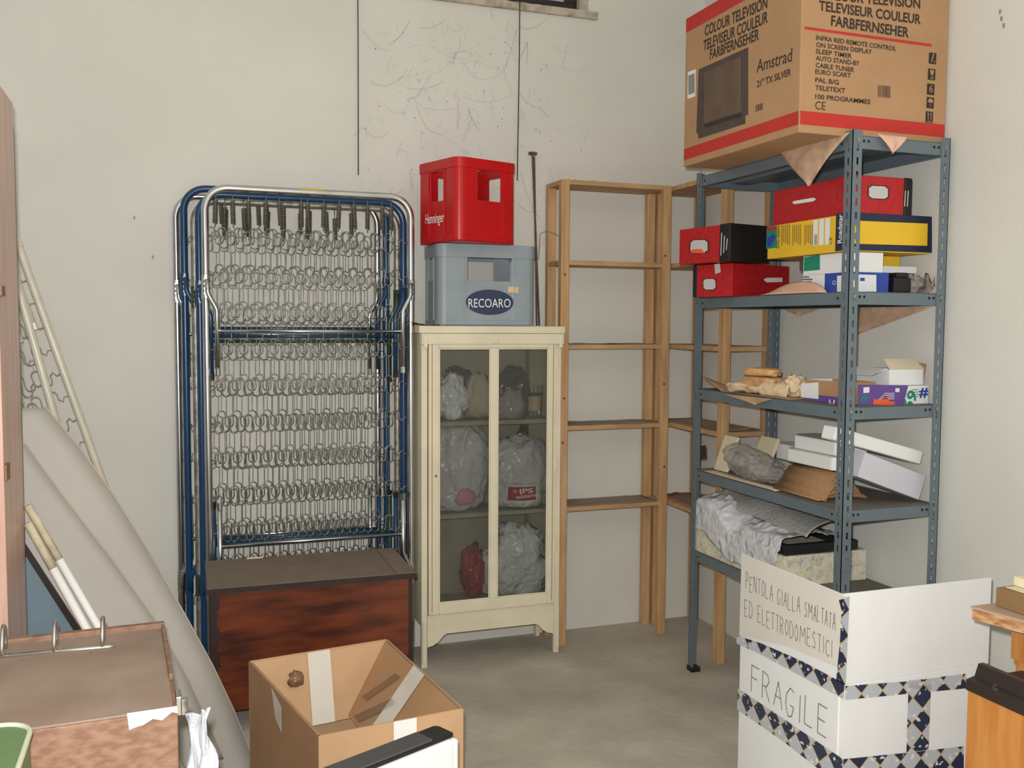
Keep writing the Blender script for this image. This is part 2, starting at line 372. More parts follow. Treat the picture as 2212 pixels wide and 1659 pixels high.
STROKES = {'A': [[(0, 0), (.5, 1), (1, 0)], [(.2, .4), (.8, .4)]], 'C': [[(.95, .85), (.6, 1), (.2, .85), (0, .5), (.2, .12), (.6, 0), (.95, .15)]],
 'D': [[(0, 0), (0, 1), (.5, .95), (.9, .6), (.85, .25), (.5, 0), (0, 0)]], 'E': [[(.9, 1), (0, 1), (0, 0), (.9, 0)], [(0, .5), (.7, .5)]],
 'F': [[(0, 0), (0, 1), (.95, 1)], [(0, .55), (.7, .55)]], 'G': [[(.9, .9), (.5, 1), (.1, .75), (0, .4), (.3, 0), (.7, .05), (.9, .4), (.5, .42)]],
 'I': [[(.5, 0), (.5, 1)]], 'L': [[(0, 1), (0, 0), (.8, 0)]], 'M': [[(0, 0), (.1, 1), (.5, .4), (.9, 1), (1, 0)]], 'N': [[(0, 0), (0, 1), (.9, 0), (.9, 1)]],
 'O': [[(.5, 1), (.1, .75), (0, .4), (.4, 0), (.85, .25), (.9, .7), (.5, 1)]], 'P': [[(0, 0), (0, 1), (.6, .95), (.8, .75), (.5, .5), (0, .45)]],
 'R': [[(0, 0), (0, 1), (.6, .95), (.8, .75), (.5, .5), (0, .48)], [(.3, .5), (.9, 0)]], 'S': [[(.85, .9), (.4, 1), (.1, .75), (.75, .4), (.7, .08), (.3, 0), (0, .12)]],
 'T': [[(.5, 0), (.5, 1)], [(0, 1), (1, 1)]]}
def handwriting(root, axis, off, s, a, b, hpx, m, wdt=0.0013, eps=0.0012, seed=1, name='handwriting', wide={}):
    rnd = random.Random(seed)
    o, d = local_ray(root, a); sg = -1 if d[axis] > 0 else 1; e = off + sg * eps
    p0 = hit(root, axis, e, a); p1 = hit(root, axis, e, b); n = Vector((0, 0, 0)); n[axis] = sg
    ex = (p1 - p0); L = ex.length; ex.normalize(); ey = n.cross(ex)
    h = abs((hit(root, axis, e, (a[0], a[1] - hpx)) - p0).dot(ey))
    ws = [{' ': .7, 'I': .45, 'M': 1.25}.get(c, 0.85) for c in s]; tot = sum(ws); x = 0; mb = MB()
    for c, w_ in zip(s, ws):
        cw = w_ / tot * L; dy = rnd.uniform(-.06, .06) * h; sc = rnd.uniform(.92, 1.06)
        for st in STROKES.get(c, []):
            pts = [p0 + ex * (x + cw * (.1 + .72 * q[0])) + ey * (q[1] * h * sc + dy) for q in st]
            for i in range(len(pts) - 1):
                t = (pts[i + 1] - pts[i]).normalized(); nn = n.cross(t) * wdt / 2
                mb.add([pts[i] - nn, pts[i + 1] - nn, pts[i + 1] + nn, pts[i] + nn], [(0, 1, 2, 3)])
        x += cw
    return mb.build(name, m, root, fix=False)
def barcode(root, axis, off, quad, m, n=16, seed=3, name='barcode'):
    rnd = random.Random(seed); o, d = local_ray(root, quad[0]); sg = -1 if d[axis] > 0 else 1
    q = [hit(root, axis, off + sg * 0.0014, p) for p in quad]; mb = MB(); t = 0
    while t < 0.98:
        w_ = rnd.uniform(.01, .05); u0, u1 = t, min(1, t + w_)
        mb.add([q[0].lerp(q[1], u0), q[0].lerp(q[1], u1), q[3].lerp(q[2], u1), q[3].lerp(q[2], u0)], [(0, 1, 2, 3)]); t = u1 + rnd.uniform(.01, .05)
    return mb.build(name, m, root, fix=False)
def carton_root(name, label, cat, near, size, rz, z, m, group=None, bevel=0.002, body='carton'):
    """box root whose local corner (-X,-Y) is the point near; local origin = that corner's base"""
    r = thing(name, label, cat, (near[0], near[1], z), rz, group)
    b = MB().box(0, size[0], 0, size[1], 0, size[2]).build(body, m, r, bevel=bevel)
    return r

# ================================================================ the room
WY, WX = 4.0, 2.40
HX0, HX1, HZ0, HZ1 = 0.86, 1.80, 2.825, 3.30
wb = MB()
wb.box(-2.6, HX0, WY, WY + .2, 0, 3.5); wb.box(HX1, WX, WY, WY + .2, 0, 3.5); wb.box(HX0, HX1, WY, WY + .2, 0, HZ0); wb.box(HX0, HX1, WY, WY + .2, HZ1, 3.5)
struct(wb.build('wall_back', M_wall))
struct(MB().box(WX, WX + .2, -2.0, WY + .2, 0, 3.5).build('wall_right', M_wall))
struct(MB().box(-2.6, WX + .2, -2.0, WY + .2, -.1, 0).build('floor', M_floor))
struct(MB().box(-2.6, WX + .2, -2.0, WY + .2, 3.5, 3.6).build('ceiling', M_ceil))
win = struct(bpy.data.objects.new('window_1', None)); COL.objects.link(win); win.location = (0, 0, 0)
fr = MB(); y0, y1 = WY + .05, WY + .09
fr.box(HX0, HX1 - .035, y0, y1, HZ0, HZ0 + .05); fr.box(HX0, HX1 - .035, y0, y1, HZ1 - .05, HZ1); fr.box(HX0, HX0 + .05, y0, y1, HZ0 + .05, HZ1 - .05); fr.box(HX1 - .085, HX1 - .035, y0, y1, HZ0 + .05, HZ1 - .05)
fr.build('window_frame', M_winframe, win, bevel=.003)
MB().box(HX0 + .05, HX1 - .085, y0 + .015, y0 + .02, HZ0 + .05, HZ1 - .05).build('window_pane', M_glass, win)
MB().box(HX1 - .035, HX1, WY + .02, WY + .1, HZ0, HZ1).build('plaster_reveal', M_sill, win)
sl = MB().grid(lambda u, v: Vector((.78 + u * 1.06, WY - .018 + .004 * noise.noise(Vector((u * 30, v * 3, 0))), HZ0 - .032 + v * .032 + .003 * noise.noise(Vector((u * 25, v, 4))))), 60, 3)
sl.box(.78, 1.84, WY - .016, WY - .0005, HZ0 - .032, HZ0 - .002)
sl.build('window_sill', M_sill, win)

# ---------------------------------------------------------------- hanging cords and cobwebs on the back wall
def cord(pts, r, label, name='hanging_cord'):
    return tag(MB().tube(pts, r, 6).build(name, M_cord, smooth=True), label, 'cord')
p = PY(774, 378, WY - .012); cord([(p.x, WY - .012, 3.499), (p.x + .002, WY - .010, 2.6), (p.x, WY - .012, p.z)], .0022, 'dark cord hanging free down the wall above the folded bed frames')
p = PY(1118, 340, WY - .012); cord([(p.x + .004, WY - .022, 3.499), (p.x + .002, WY - .022, 2.6), (p.x, WY - .010, p.z - .1)], .0024, 'dark cord hanging down in front of window behind the red crate')
rnd = random.Random(7); wm = MB(); wd = MB()
def web(x0, y0, x1, y1, sag, r=.0006, Y=WY - .006, n=8):
    a = PY(x0, y0, Y); b = PY(x1, y1, Y - rnd.uniform(0, .012)); L = (b - a).length
    pts = []
    for i in range(n + 1):
        t = i / n; q = a.lerp(b, t); q.z -= sag * L * 4 * t * (1 - t); q.x += .05 * L * noise.noise(Vector((t * 4, x0, y0))); pts.append(q)
    wm.tube(pts, r, 3)
for a in [(780, 60, 840, 110, .15), (850, 90, 885, 45, .1), (800, 175, 870, 165, .2), (930, 95, 985, 125, .1), (985, 125, 1085, 155, -.05), (985, 125, 930, 160, .1), (1000, 130, 1030, 170, .1),
          (1020, 165, 1085, 155, .15), (1118, 60, 1090, 150, .02), (1118, 55, 1180, 40, .2), (1118, 130, 1140, 90, .1), (1140, 90, 1138, 140, .05), (1000, 208, 1110, 203, .12), (890, 210, 915, 232, .05),
          (915, 232, 985, 235, .05), (898, 225, 925, 280, .05), (925, 280, 960, 293, .02), (960, 293, 1015, 333, .03), (990, 222, 988, 280, .08), (988, 280, 997, 235, .05), (1020, 250, 1000, 305, .03),
          (1010, 235, 1035, 285, .04), (835, 230, 880, 240, .2), (785, 275, 840, 285, .3), (1120, 200, 1165, 235, .1), (1165, 230, 1185, 255, .0), (1225, 95, 1215, 145, .05), (1215, 145, 1265, 148, .1),
          (1195, 270, 1215, 285, .1), (838, 410, 870, 408, .3), (885, 365, 890, 410, .05), (1125, 370, 1145, 440, .03), (1145, 440, 1165, 470, .05), (1120, 440, 1165, 455, .2), (1160, 540, 1185, 500, .1), (930, 160, 895, 210, .1),
          (905, 60, 960, 45, .1), (1060, 20, 1065, 40, 0), (880, 190, 960, 175, .1), (1110, 205, 1085, 150, .1), (760, 560, 800, 580, .2), (875, 690, 905, 600, .1), (885, 470, 905, 560, .05), (868, 640, 900, 655, .2)]:
    web(*a, r=rnd.uniform(.0003, .0008))
for i in range(190):
    x = rnd.gauss(1000, 130); y = rnd.uniform(40, 420)
    if x < 770 or x > 1300: continue
    L = rnd.uniform(4, 34); an = rnd.gauss(1.3, .8); web(x, y, x + L * math.cos(an), y + L * math.sin(an), rnd.uniform(-.15, .3), r=rnd.uniform(.0002, .0005), n=5)
for i in range(70):
    x = rnd.gauss(1010, 150); y = rnd.uniform(60, 430)
    if x < 770 or x > 1300: continue
    c = PY(x, y, WY - .005); s = rnd.uniform(.0012, .003); M = Matrix.Translation(c) @ Matrix.Rotation(rnd.uniform(0, 3), 4, 'Y'); wm.box(-s, s, -s * .6, s * .6, -s * .5, s * .5, M)
for x, y in [(2160, 25), (2163, 40), (2168, 55), (1640, 300), (330, 555), (290, 470)]:
    c = PX(x, y, WX - .004) if x > 2000 else PY(x, y, WY - .004); M = Matrix.Translation(c); wm.box(-.002, .002, -.002, .002, -.006, .006, M)
tag(wm.build('cobweb', M_web, fix=False), 'dusty cobwebs strung over the wall below the window', 'cobweb', kind='stuff')

# ================================================================ folded bed frames
def bed_meshes(W, L):
    r = .014; d = {}
    rect = fillet([(r, 0, r), (W - r, 0, r), (W - r, 0, L - r), (r, 0, L - r)], .085, 8, True)
    d['frame'] = MB().tube(rect, r, 12, True).mesh('bed_frame', None, True)
    # zigzag wire: hook - loops - hook
    per = .0585; n = int((W - .12) / per); x0 = (W - n * per) / 2
    pts = [(r + .004, 0, 0), (x0 - .02, 0, .004), (x0 - .012, 0, -.012)]
    for i in range(n * 12 + 1):
        th = 2 * math.pi * i / 12
        pts.append((x0 + per * i / 12 - .12 * per * math.sin(2 * th), 0, .033 * math.sin(th)))
    pts += [(W - x0 + .012, 0, .012), (W - x0 + .02, 0, -.004), (W - r - .004, 0, 0)]
    d['zig'] = MB().tube(pts, .0023, 4).mesh('zigzag_wire', None, True)
    d['tops'] = [x0 + per * (i + .25) for i in range(n)]; d['bots'] = [x0 + per * (i + .75) for i in range(n)]
    c = MB(); h = .085; pts = [(0, 0, .135), (0, 0, .10)]
    for i in range(14 * 8 + 1):
        a = 2 * math.pi * i / 8; pts.append((.0078 * math.cos(a), .0078 * math.sin(a), .1 - h * i / (14 * 8)))
    pts += [(0, 0, .012), (0, 0, 0)]
    d['coil'] = c.tube(pts, .0024, 4).mesh('coil_spring', None, True)
    return d
BW = .825
BEDM = {}
def make_bed(name, label, loc, L, frame, legm, coils, group, ry=0.0, seed=0, rows=12, pitch=.1435, wirem=None, bare=False, cap=M_blackplastic, zjit=.0):
    if L not in BEDM: BEDM[L] = bed_meshes(BW, L)
    d = BEDM[L]; t = thing(name, label, 'bed frame', loc, 0, group); t.rotation_euler = (0, ry, 0); rr = random.Random(seed); W = BW
    def lk(nm, me, m):
        o = bpy.data.objects.new(nm, me); COL.objects.link(o); o.parent = t
        if not me.materials: me.materials.append(m)
        o.material_slots[0].link = 'OBJECT'; o.material_slots[0].material = m
        return o
    lk('frame', d['frame'], frame)
    zs = [1.945 - .195 - zjit - k * pitch for k in range(rows)]
    for k, z in enumerate(zs):
        o = lk('zigzag_wire', d['zig'], wirem or M_wire); o.location = (0, .004, z)
        if k % 2: o.scale = (-1, 1, 1); o.location.x = W
    lm = MB()
    for k in range(rows - 1):
        bs = d['bots'] if k % 2 == 0 else [W - x for x in d['bots']]
        ts = d['tops'] if k % 2 else [W - x for x in d['tops']]
        for i, x in enumerate(bs):
            tx = min(ts, key=lambda q: abs(q - x - .012))
            lm.tube([(x, .004, zs[k] - .030), (x + .0005, .004, zs[k] - .045), (x + (tx - x) * .9, .004, zs[k + 1] + .045), (x, .004, zs[k + 1] + .030)] if abs(tx - x) < .008 else [(x, .004, zs[k] - .030), (x, .004, zs[k + 1] + .034 - .034 * min(1, abs(tx - x) / .03) * .5)], .0019, 3)
    lo = lm.build('link_wires', wirem or M_wire, t, fix=False); lo['kind'] = 'stuff'
    for x in coils:
        o = lk('coil_spring', d['coil'], M_coil); o.location = (x + rr.uniform(-.006, .006), .004, L - .162); o.rotation_euler = (0, rr.uniform(-.05, .05), 0)
    if bare: return t
    for flip in (0, 1):
        Z = (lambda z: z) if flip == 0 else (lambda z: L - z)
        for s in (0, 1):
            X = (lambda x: x) if s == 0 else (lambda x: W - x)
            path = fillet([(X(.018), -.016, Z(L - .36)), (X(.020), -.018, Z(L - .415)), (X(.052), -.018, Z(L - .475)), (X(.052), -.018, Z(L - .715))], .05, 5)
            lg = MB().tube(path, .0095, 10).build('leg', legm, t, smooth=True)
            MB().tube([(X(.052), -.018, Z(L - .70)), (X(.052), -.018, Z(L - .725))], .0105, 10).build('leg_cap', cap, lg)
            sv = MB().tube([(X(.014), 0, Z(L - .345)), (X(.014), 0, Z(L - .43))], .0158, 12)
            for q in range(4): sv.tube([(X(.012), -.0155, Z(L - .36 - q * .018)), (X(.012), -.018, Z(L - .36 - q * .018))], .005, 8)
            sv.build('hinge_sleeve', legm, t)
        MB().tube([(.052, -.018, Z(L - .557)), (W - .052, -.018, Z(L - .557))], .0068, 10).build('crossbar', legm, t, smooth=True)
    return t
def bx(px, Y): return PY(px, 800, Y).x - .014
gp = 'folded bed frames leaning on the back wall'
allc = [.07 + i * .0585 for i in range(12)]
b1 = make_bed('bed_frame', 'chromed steel bed frame standing on end right behind the wooden chest', (bx(447, 3.80), 3.80, 0), 1.945, M_chrome, M_chrome, [.055, .115, .175, .235, .30, .37, .40, .46, .52, .58, .64, .69, .735], gp, seed=1, cap=M_chrome)
MB().tube([(.37, 0, 1.9345), (.46, 0, 1.9345)], .0122, 12).build('yellow_label', M_yellow, b1)
make_bed('bed_frame', 'blue enamelled bed frame pressed close behind the chromed front one', (bx(434, 3.8435), 3.8435, 0), 1.925, M_blue, M_blue, [.1, .19, .26, .33, .43, .5, .6], gp, seed=2, zjit=.010)
make_bed('bed_frame', 'green and galvanised bed frame sandwiched between two blue ones', (bx(424, 3.887), 3.887, 0), 1.905, M_dullchrome, M_green, [.13, .22, .35, .45, .56], gp, seed=3, zjit=-.008)
make_bed('bed_frame', 'blue enamelled bed frame jutting out farther left of the stack', (bx(402, 3.9305), 3.9305, 0), 1.955, M_blue, M_blue, [.16, .3, .4], gp, seed=4, zjit=.018, rows=11)
b5 = make_bed('bed_frame', 'chromed bed frame with a red label, rearmost against the wall', (bx(385, 3.974), 3.974, 0), 1.930, M_chrome, M_chrome, [.2, .28, .36, .5], gp, seed=5, zjit=.02, cap=M_chrome)
MB().tube([(.33, 0, 1.9162), (.435, 0, 1.9162)], .0146, 12).build('red_label', M_red, b5)
gp2 = 'cream bed frames tilted against the wall'
def tilt_x(px, Y, deg):
    q = PY(px[0], px[1], Y); th = math.radians(deg); wv = BW - .014; z = (q.z - wv * math.sin(th)) / math.cos(th); return q.x - wv * math.cos(th) + z * math.sin(th)
make_bed('bed_frame', 'cream painted bed frame tilted sideways against the bare wall', (tilt_x((130, 783), 3.80, 16.8), 3.80, 0.0), 1.945, M_creamtube, M_creamtube, allc, gp2, ry=math.radians(-16.8), seed=8, cap=M_creamtube, rows=19, pitch=.088, wirem=M_creamwire)
make_bed('bed_frame', 'second cream bed frame, tilted, nearer the grey hardboard sheets', (tilt_x((74, 745), 3.70, 13.0), 3.70, 0.0), 1.93, M_creamtube, M_creamtube, allc, gp2, ry=math.radians(-13.0), seed=9, cap=M_creamtube, rows=19, pitch=.088, wirem=M_creamwire)

# ================================================================ wooden chest
t = thing('wooden_chest', 'dark cherry stained wooden chest with a dusty lid before the bed frames', 'chest', (.118, 3.335, 0), math.radians(-1.0))
CW, CD, Z0, Z1 = .70, .385, .08, .497
body = MB().box(0, CW, 0, CD, Z0, Z1).build('chest_body', M_chest, t, bevel=.003)
lid = MB().box(-.012, CW + .012, -.014, CD + .006, Z1 + .001, Z1 + .022).build('lid', M_dusty, t, bevel=.003)
MB().box(-.0125, CW + .0125, -.0150, -.0142, Z1 + .002, Z1 + .021).build('lid_front_edge', M_chestdark, lid)
MB().box(CW - .062, CW - .0605, -.012, CD + .004, Z1 + .0222, Z1 + .0226).build('lid_batten_seam', M_chestdark, lid)
MB().box(.14, .20, CD - .012, CD - .004, Z1 + .022, Z1 + .026).build('hinge', M_offwhite, lid)
MB().box(.0, .02, -.0012, -.0002, Z0, Z1).build('corner_joint', M_chestdark, body); MB().box(CW - .014, CW, -.0012, -.0002, Z0, Z1).build('corner_joint', M_chestdark, body)
for z in (.14, .24, .34, .44): MB().box(.0202, .028, -.0014, -.0002, z, z + .04).build('dovetail', M_chestdark, body)
for x in (.02, CW - .07):
    for y in (.02, CD - .07): MB().box(x, x + .05, y, y + .05, 0, Z0).build('foot', M_chestdark, t)

# ================================================================ glazed cabinet
X0, X1, YF, YB, ZT = .957, 1.570, 3.73, 3.985, 1.412
t = thing('glazed_cabinet', 'old cream painted cabinet with a two-pane glass door', 'cabinet', (0, 0, 0)); t.location = (X0, YF, 0)
W = X1 - X0; D = YB - YF
def cb(n, x0, x1, y0, y1, z0, z1, m=M_cream, par=None, bev=.003): return MB().box(x0, x1, y0, y1, z0, z1).build(n, m, par or t, bevel=bev)
ZB = .235
cb('side_panel', 0, .02, .02, D, ZB - .06, ZT - .03); cb('side_panel', W - .02, W, .02, D, ZB - .06, ZT - .03)
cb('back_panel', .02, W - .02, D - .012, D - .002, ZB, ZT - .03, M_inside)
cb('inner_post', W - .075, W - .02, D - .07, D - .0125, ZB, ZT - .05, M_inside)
cb('top_board', -.012, W + .012, -.012, D + .004, ZT - .03, ZT)
cr = cb('cornice', -.004, W + .004, -.02, -.001, ZT - .075, ZT - .031)
cb('cornice_block', W / 2 - .014, W / 2 + .014, -.026, -.0205, ZT - .07, ZT - .036, par=cr); cb('cornice_block', .004, .02, -.026, -.0205, ZT - .09, ZT - .036, par=cr); cb('cornice_block', W - .02, W - .004, -.026, -.0205, ZT - .09, ZT - .036, par=cr)
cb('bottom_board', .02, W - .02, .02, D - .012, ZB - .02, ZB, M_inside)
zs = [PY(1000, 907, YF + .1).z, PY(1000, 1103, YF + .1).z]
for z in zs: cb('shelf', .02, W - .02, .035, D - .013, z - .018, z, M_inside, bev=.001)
# face frame and door
cb('stile', 0, .025, 0, .02, .0, ZT - .075); cb('stile', W - .025, W, 0, .02, 0, ZT - .075)
gz0 = PY(1000, 1298, YF).z; gz1 = PY(1000, 752, YF).z
gl = [(PY(947, 1000, YF).x - X0, PY(1058, 1000, YF).x - X0), (PY(1073, 1000, YF).x - X0, PY(1182, 1000, YF).x - X0)]
dr = thing('d', 'd', 'd'); del dr['label'], dr['category']; dr.name = 'door'; dr.parent = t
DX0, DX1, DZ0, DZ1 = .028, W - .028, gz0 - .045, gz1 + .05
y0, y1 = -.012, .014
cb('door_stile', DX0, gl[0][0], y0, y1, DZ0, DZ1, par=dr); cb('door_stile', gl[1][1], DX1, y0, y1, DZ0, DZ1, par=dr)
cb('door_mullion', gl[0][1], gl[1][0], y0, y1, gz0, gz1, par=dr)
cb('door_rail', gl[0][0], gl[1][1], y0, y1, DZ0, gz0, par=dr); cb('door_rail', gl[0][0], gl[1][1], y0, y1, gz1, DZ1, par=dr)
for a, b in gl:
    cb('glass_pane', a, b, -.002, .001, gz0, gz1, M_glass, par=dr, bev=0)
    q = .006
    for s in ((a, a + q, gz0, gz1), (b - q, b, gz0, gz1)): cb('glazing_bead', s[0], s[1], -.0075, -.0025, s[2], s[3], par=dr, bev=.002)
    for s in ((gz0, gz0 + q), (gz1 - q, gz1)): cb('glazing_bead', a + q, b - q, -.0075, -.0025, s[0], s[1], par=dr, bev=.002)
bd = .012
for a in ((DX0 + .012, DX0 + .015, DZ0 + .012, DZ1 - .012), (DX1 - .015, DX1 - .012, DZ0 + .012, DZ1 - .012)): cb('moulding_groove', a[0], a[1], -.0128, -.0122, a[2], a[3], M_chip, par=dr, bev=0)
for z in (.45, .80, 1.24): MB().tube([(DX1 + .002, -.012, z), (DX1 + .002, -.012, z + .05)], .004, 8).build('hinge', M_cream, dr)
MB().tube([(DX0 + .03, -.0121, .80), (DX0 + .03, -.0135, .80)], .005, 10).build('keyhole', M_rust, dr)
# apron with curved cut and legs
ap = [(.025, DZ0 - .004), (.025, .05)]
ap = [(.026, DZ0 - .004), (.026, .085), (.05, .09), (.075, .105), (.095, .128), (.11, .135), (W - .11, .135), (W - .095, .128), (W - .075, .105), (W - .05, .09), (W - .026, .085), (W - .026, DZ0 - .004)]
MB().prism(ap, 1, .002, .018).build('apron', M_cream, t)
for x in (0, W - .02): cb('rear_leg', x, x + .02, D - .03, D, 0, ZB - .06)
for x in (.002, W - .022): cb('leg_moulding', x, x + .02, -.008, -.0003, .02, .2, bev=.004)
# bags inside the cabinet
def bag(name, label, pxl, pxr, ytop, zbase, Y, depth, m, seed, cat='bag', group=None, **k):
    a = PY(pxl, ytop, Y); b = PY(pxr, ytop, Y); h = a.z - zbase; wd = (b.x - a.x)
    o = link(name, blob_mesh(name, (wd * 1.26, depth, h * 1.14), m, seed, **k)); o.location = ((a.x + b.x) / 2, Y + depth * .05, zbase + .001)
    zmax = min([q - .020 for q in (zs[0], zs[1], ZT - .032) if q > zbase + .05]); lx = a.x - .012; hx = b.x + .012
    lo = (max(lx, X0 + .0225), max(YF + .017, o.location.y - depth / 2), zbase); hi = (min(hx, X1 - .0225 - (.055 if Y > YF + .17 else 0)), min(YB - .0145, o.location.y + depth / 2), zmax)
    for v in o.data.vertices:
        w_ = v.co + o.location
        for i in range(3):   # soft stop at the shelf, sides, glass and neighbours
            if w_[i] < lo[i]: w_[i] = lo[i] + .0
            if w_[i] > hi[i]: w_[i] = hi[i] - .0
        v.co = w_ - o.location
    return tag(o, label, cat, group)
zb1, zb2, zb3 = zs[0], zs[1], ZB
Yb = YF + .13
bag('plastic_bag', 'white and red shopping bag crumpled on the cabinet top shelf', 938, 1006, 815, zb1, Yb - .02, .12, M_bagwhite, 1, amp=.35, crease=.22)
bag('plastic_bag', 'dark red bag bulging behind the white one on top shelf', 950, 1018, 806, zb1, Yb + .075, .07, M_bagdark, 2)
bag('paper_bag', 'beige crumpled bag in the middle of the cabinet top shelf', 1008, 1066, 816, zb1, Yb, .12, M_bagbeige, 3, amp=.3, crease=.2)
bag('plastic_bag', 'smoky grey plastic bag on the cabinet top shelf behind the glass', 1074, 1140, 806, zb1, Yb + .03, .13, M_bagdark, 4)
bag('plastic_bag', 'clear crinkled plastic bag before the smoky grey one', 1078, 1130, 848, zb1, Yb - .06, .05, M_baggrey, 5, amp=.3, crease=.25)
# small wire basket with printed band
k = PY(1158, 850, Yb); tb = thing('wire_basket', 'small dark wire basket with a printed band on cabinet top shelf', 'basket', (k.x - .005, Yb + .01, zb1 + .001))
bm_ = MB()
for i in range(9): a = i / 9 * 2 * math.pi; bm_.tube([(.03 * math.cos(a), .04 * math.sin(a), 0), (.036 * math.cos(a), .05 * math.sin(a), .14)], .0016, 4)
bm_.build('basket_wires', M_bagdark, tb)
MB().tube([(.033 * math.cos(i / 16 * 6.2832), .045 * math.sin(i / 16 * 6.2832), .10) for i in range(16)], [.004] * 16, 5, True).build('rim', M_bagdark, tb)
MB().prism([(.036 * math.cos(a * .2 - 2.8), .05 * math.sin(a * .2 - 2.8)) for a in range(8)] + [(.034 * math.cos(a * .2 - 2.8), .048 * math.sin(a * .2 - 2.8)) for a in range(7, -1, -1)], 2, .03, .09).build('printed_band', M_news, tb)
b = bag('plastic_bag', 'milky white bag with something pink, on the middle shelf', 930, 1046, 918, zb2, Yb - .02, .16, M_bagmilky, 6, amp=.25)
pc = link('pink_content', blob_mesh('pink', (.085, .03, .07), M_pinkcloth, 3, sub=3), b); pc.location = (.015, -.075, .035)
b = bag('plastic_bag', 'clear bag with a red and white printed band, middle shelf', 1066, 1180, 958, zb2, Yb - .01, .17, M_bagmilky, 7, amp=.2)
def band(o, z0, z1, m, nm, rx, ry, a0=-2.9, a1=-.25, n=18):
    mb = MB().grid(lambda u, v: Vector((rx * math.cos(a0 + (a1 - a0) * u) * (1 - .04 * v), ry * math.sin(a0 + (a1 - a0) * u), z0 + (z1 - z0) * v)), n, 3); return mb.build(nm, m, o, smooth=True, solid=.0012)
bd_ = band(b, .012, .105, M_bagwhite, 'printed_band', .103, .098)
bd2 = band(b, .04, .098, M_bagred, 'red_panel', .1038, .0990, a0=-2.4, a1=-1.15)
text3(b, Vector((-.035, -.1008, .072)), Vector((.025, -.1008, .072)), .02, Vector((0, -1, 0)), 'IPS', M_whitegl, parent=bd2)
text3(b, Vector((-.05, -.1008, .048)), Vector((.055, -.1008, .056)), .012, Vector((0, -1, 0)), 'PROFESSIONAL', M_whitegl, parent=bd2)
bag('plastic_bag', 'dark patterned bag wedged above the red printed one', 1118, 1186, 925, zb2 + .0, Yb + .085, .06, M_bagdark, 8)
b = bag('plastic_bag', 'large white shopping bag slumped on the cabinet bottom', 1048, 1180, 1148, zb3, Yb - .015, .17, M_bagwhite, 9, amp=.3, crease=.25, freq=1.7)
bag('plastic_bag', 'red and white bag squeezed beside the large white one', 1000, 1044, 1185, zb3, Yb + .01, .15, M_bagred, 10, amp=.35, crease=.25)

# ================================================================ bottle crates on the cabinet
def crate(name, label, loc, rz, W, D, H, m, win, winz, tk=.007, rim=.055, group=None):
    t = thing(name, label, 'crate', loc, rz, group); mb = MB(); R = .035
    # corners as rounded posts
    for cx, cy, a0 in ((R, R, math.pi), (W - R, R, 1.5 * math.pi), (W - R, D - R, 0), (R, D - R, .5 * math.pi)):
        po = [(cx + R * math.cos(a0 + i * math.pi / 12), cy + R * math.sin(a0 + i * math.pi / 12)) for i in range(7)]
        pi_ = [(cx + (R - tk) * math.cos(a0 + i * math.pi / 12), cy + (R - tk) * math.sin(a0 + i * math.pi / 12)) for i in range(6, -1, -1)]
        mb.prism(po + pi_, 2, .004, H)
        po = [(cx + (R + .004) * math.cos(a0 + i * math.pi / 12), cy + (R + .004) * math.sin(a0 + i * math.pi / 12)) for i in range(7)]
        mb.prism(po + pi_, 2, H - rim, H - .0005)
    for side in range(4):
        Ls = W if side % 2 == 0 else D
        wa, wb_ = win[side % 2]
        def bxs(u0, u1, n0, n1, z0, z1):
            if side == 0: mb.box(u0, u1, n0, n1, z0, z1)
            elif side == 2: mb.box(u0, u1, D - n1, D - n0, z0, z1)
            elif side == 1: mb.box(W - n1, W - n0, u0, u1, z0, z1)
            else: mb.box(n0, n1, u0, u1, z0, z1)
        a, b2 = R, Ls - R
        bxs(a, wa, 0, tk, .004, H); bxs(wb_, b2, 0, tk, .004, H); bxs(wa, wb_, 0, tk, .004, winz[0]); bxs(wa, wb_, 0, tk, winz[1], H)
        bxs(a, b2, -.004, 0, H - rim, H - .0005); bxs(a, b2, -.003, 0, .004, .022)
        for u in (wa - .012, wb_ + .012): bxs(u - .002, u + .002, -.0045, 0, .022, H - rim)
        bxs(wa, wb_, tk, tk + .01, winz[0] - .012, winz[0]); bxs(wa, wb_, tk, tk + .01, winz[1], winz[1] + .01)
    mb.build('crate_shell', m, t, bevel=.0015)
    mb = MB().box(.01, W - .01, .01, D - .01, 0, .008)
    mb.build('crate_floor', m, t)
    dv = MB()
    for i in (1, 2): dv.box(W * i / 3 - .002, W * i / 3 + .002, .012, D - .012, .008, H * .33)
    dv.box(.012, W - .012, D / 2 - .002, D / 2 + .002, .008, H * .33); dv.build('bottle_dividers', m, t)
    return t
zc = ZT + .0012
ca = PY(948, 700, 3.725)
GW, GD, GH = PY(1157, 700, 3.725).x - ca.x, .245, .333
wa = PY(1010, 600, 3.725).x - ca.x; wb2 = PY(1106, 600, 3.725).x - ca.x
tg = crate('bottle_crate', 'grey plastic bottle crate with a navy oval, standing on cream cabinet', (ca.x, 3.725, zc), 0, GW, GD, GH, M_greyplastic, [(wa, wb2), (.085, .165)], (PY(1060, 607, 3.725).z - zc, PY(1060, 545, 3.725).z - zc))
c0 = hit(tg, 1, -.001, (1058, 653)); el = [(c0.x + .103 * math.cos(i / 40 * 6.2832), c0.z + .052 * math.sin(i / 40 * 6.2832)) for i in range(40)]
em = MB().prism(el, 1, -.0025, -.0004).build('navy_oval', mat('navy_oval_print', (38, 52, 84), .4), tg)
text_px(tg, 1, -.0026, 'RECOARO', (1012, 664), (1103, 664), 19, M_whitegl, parent=em, bold=.0)
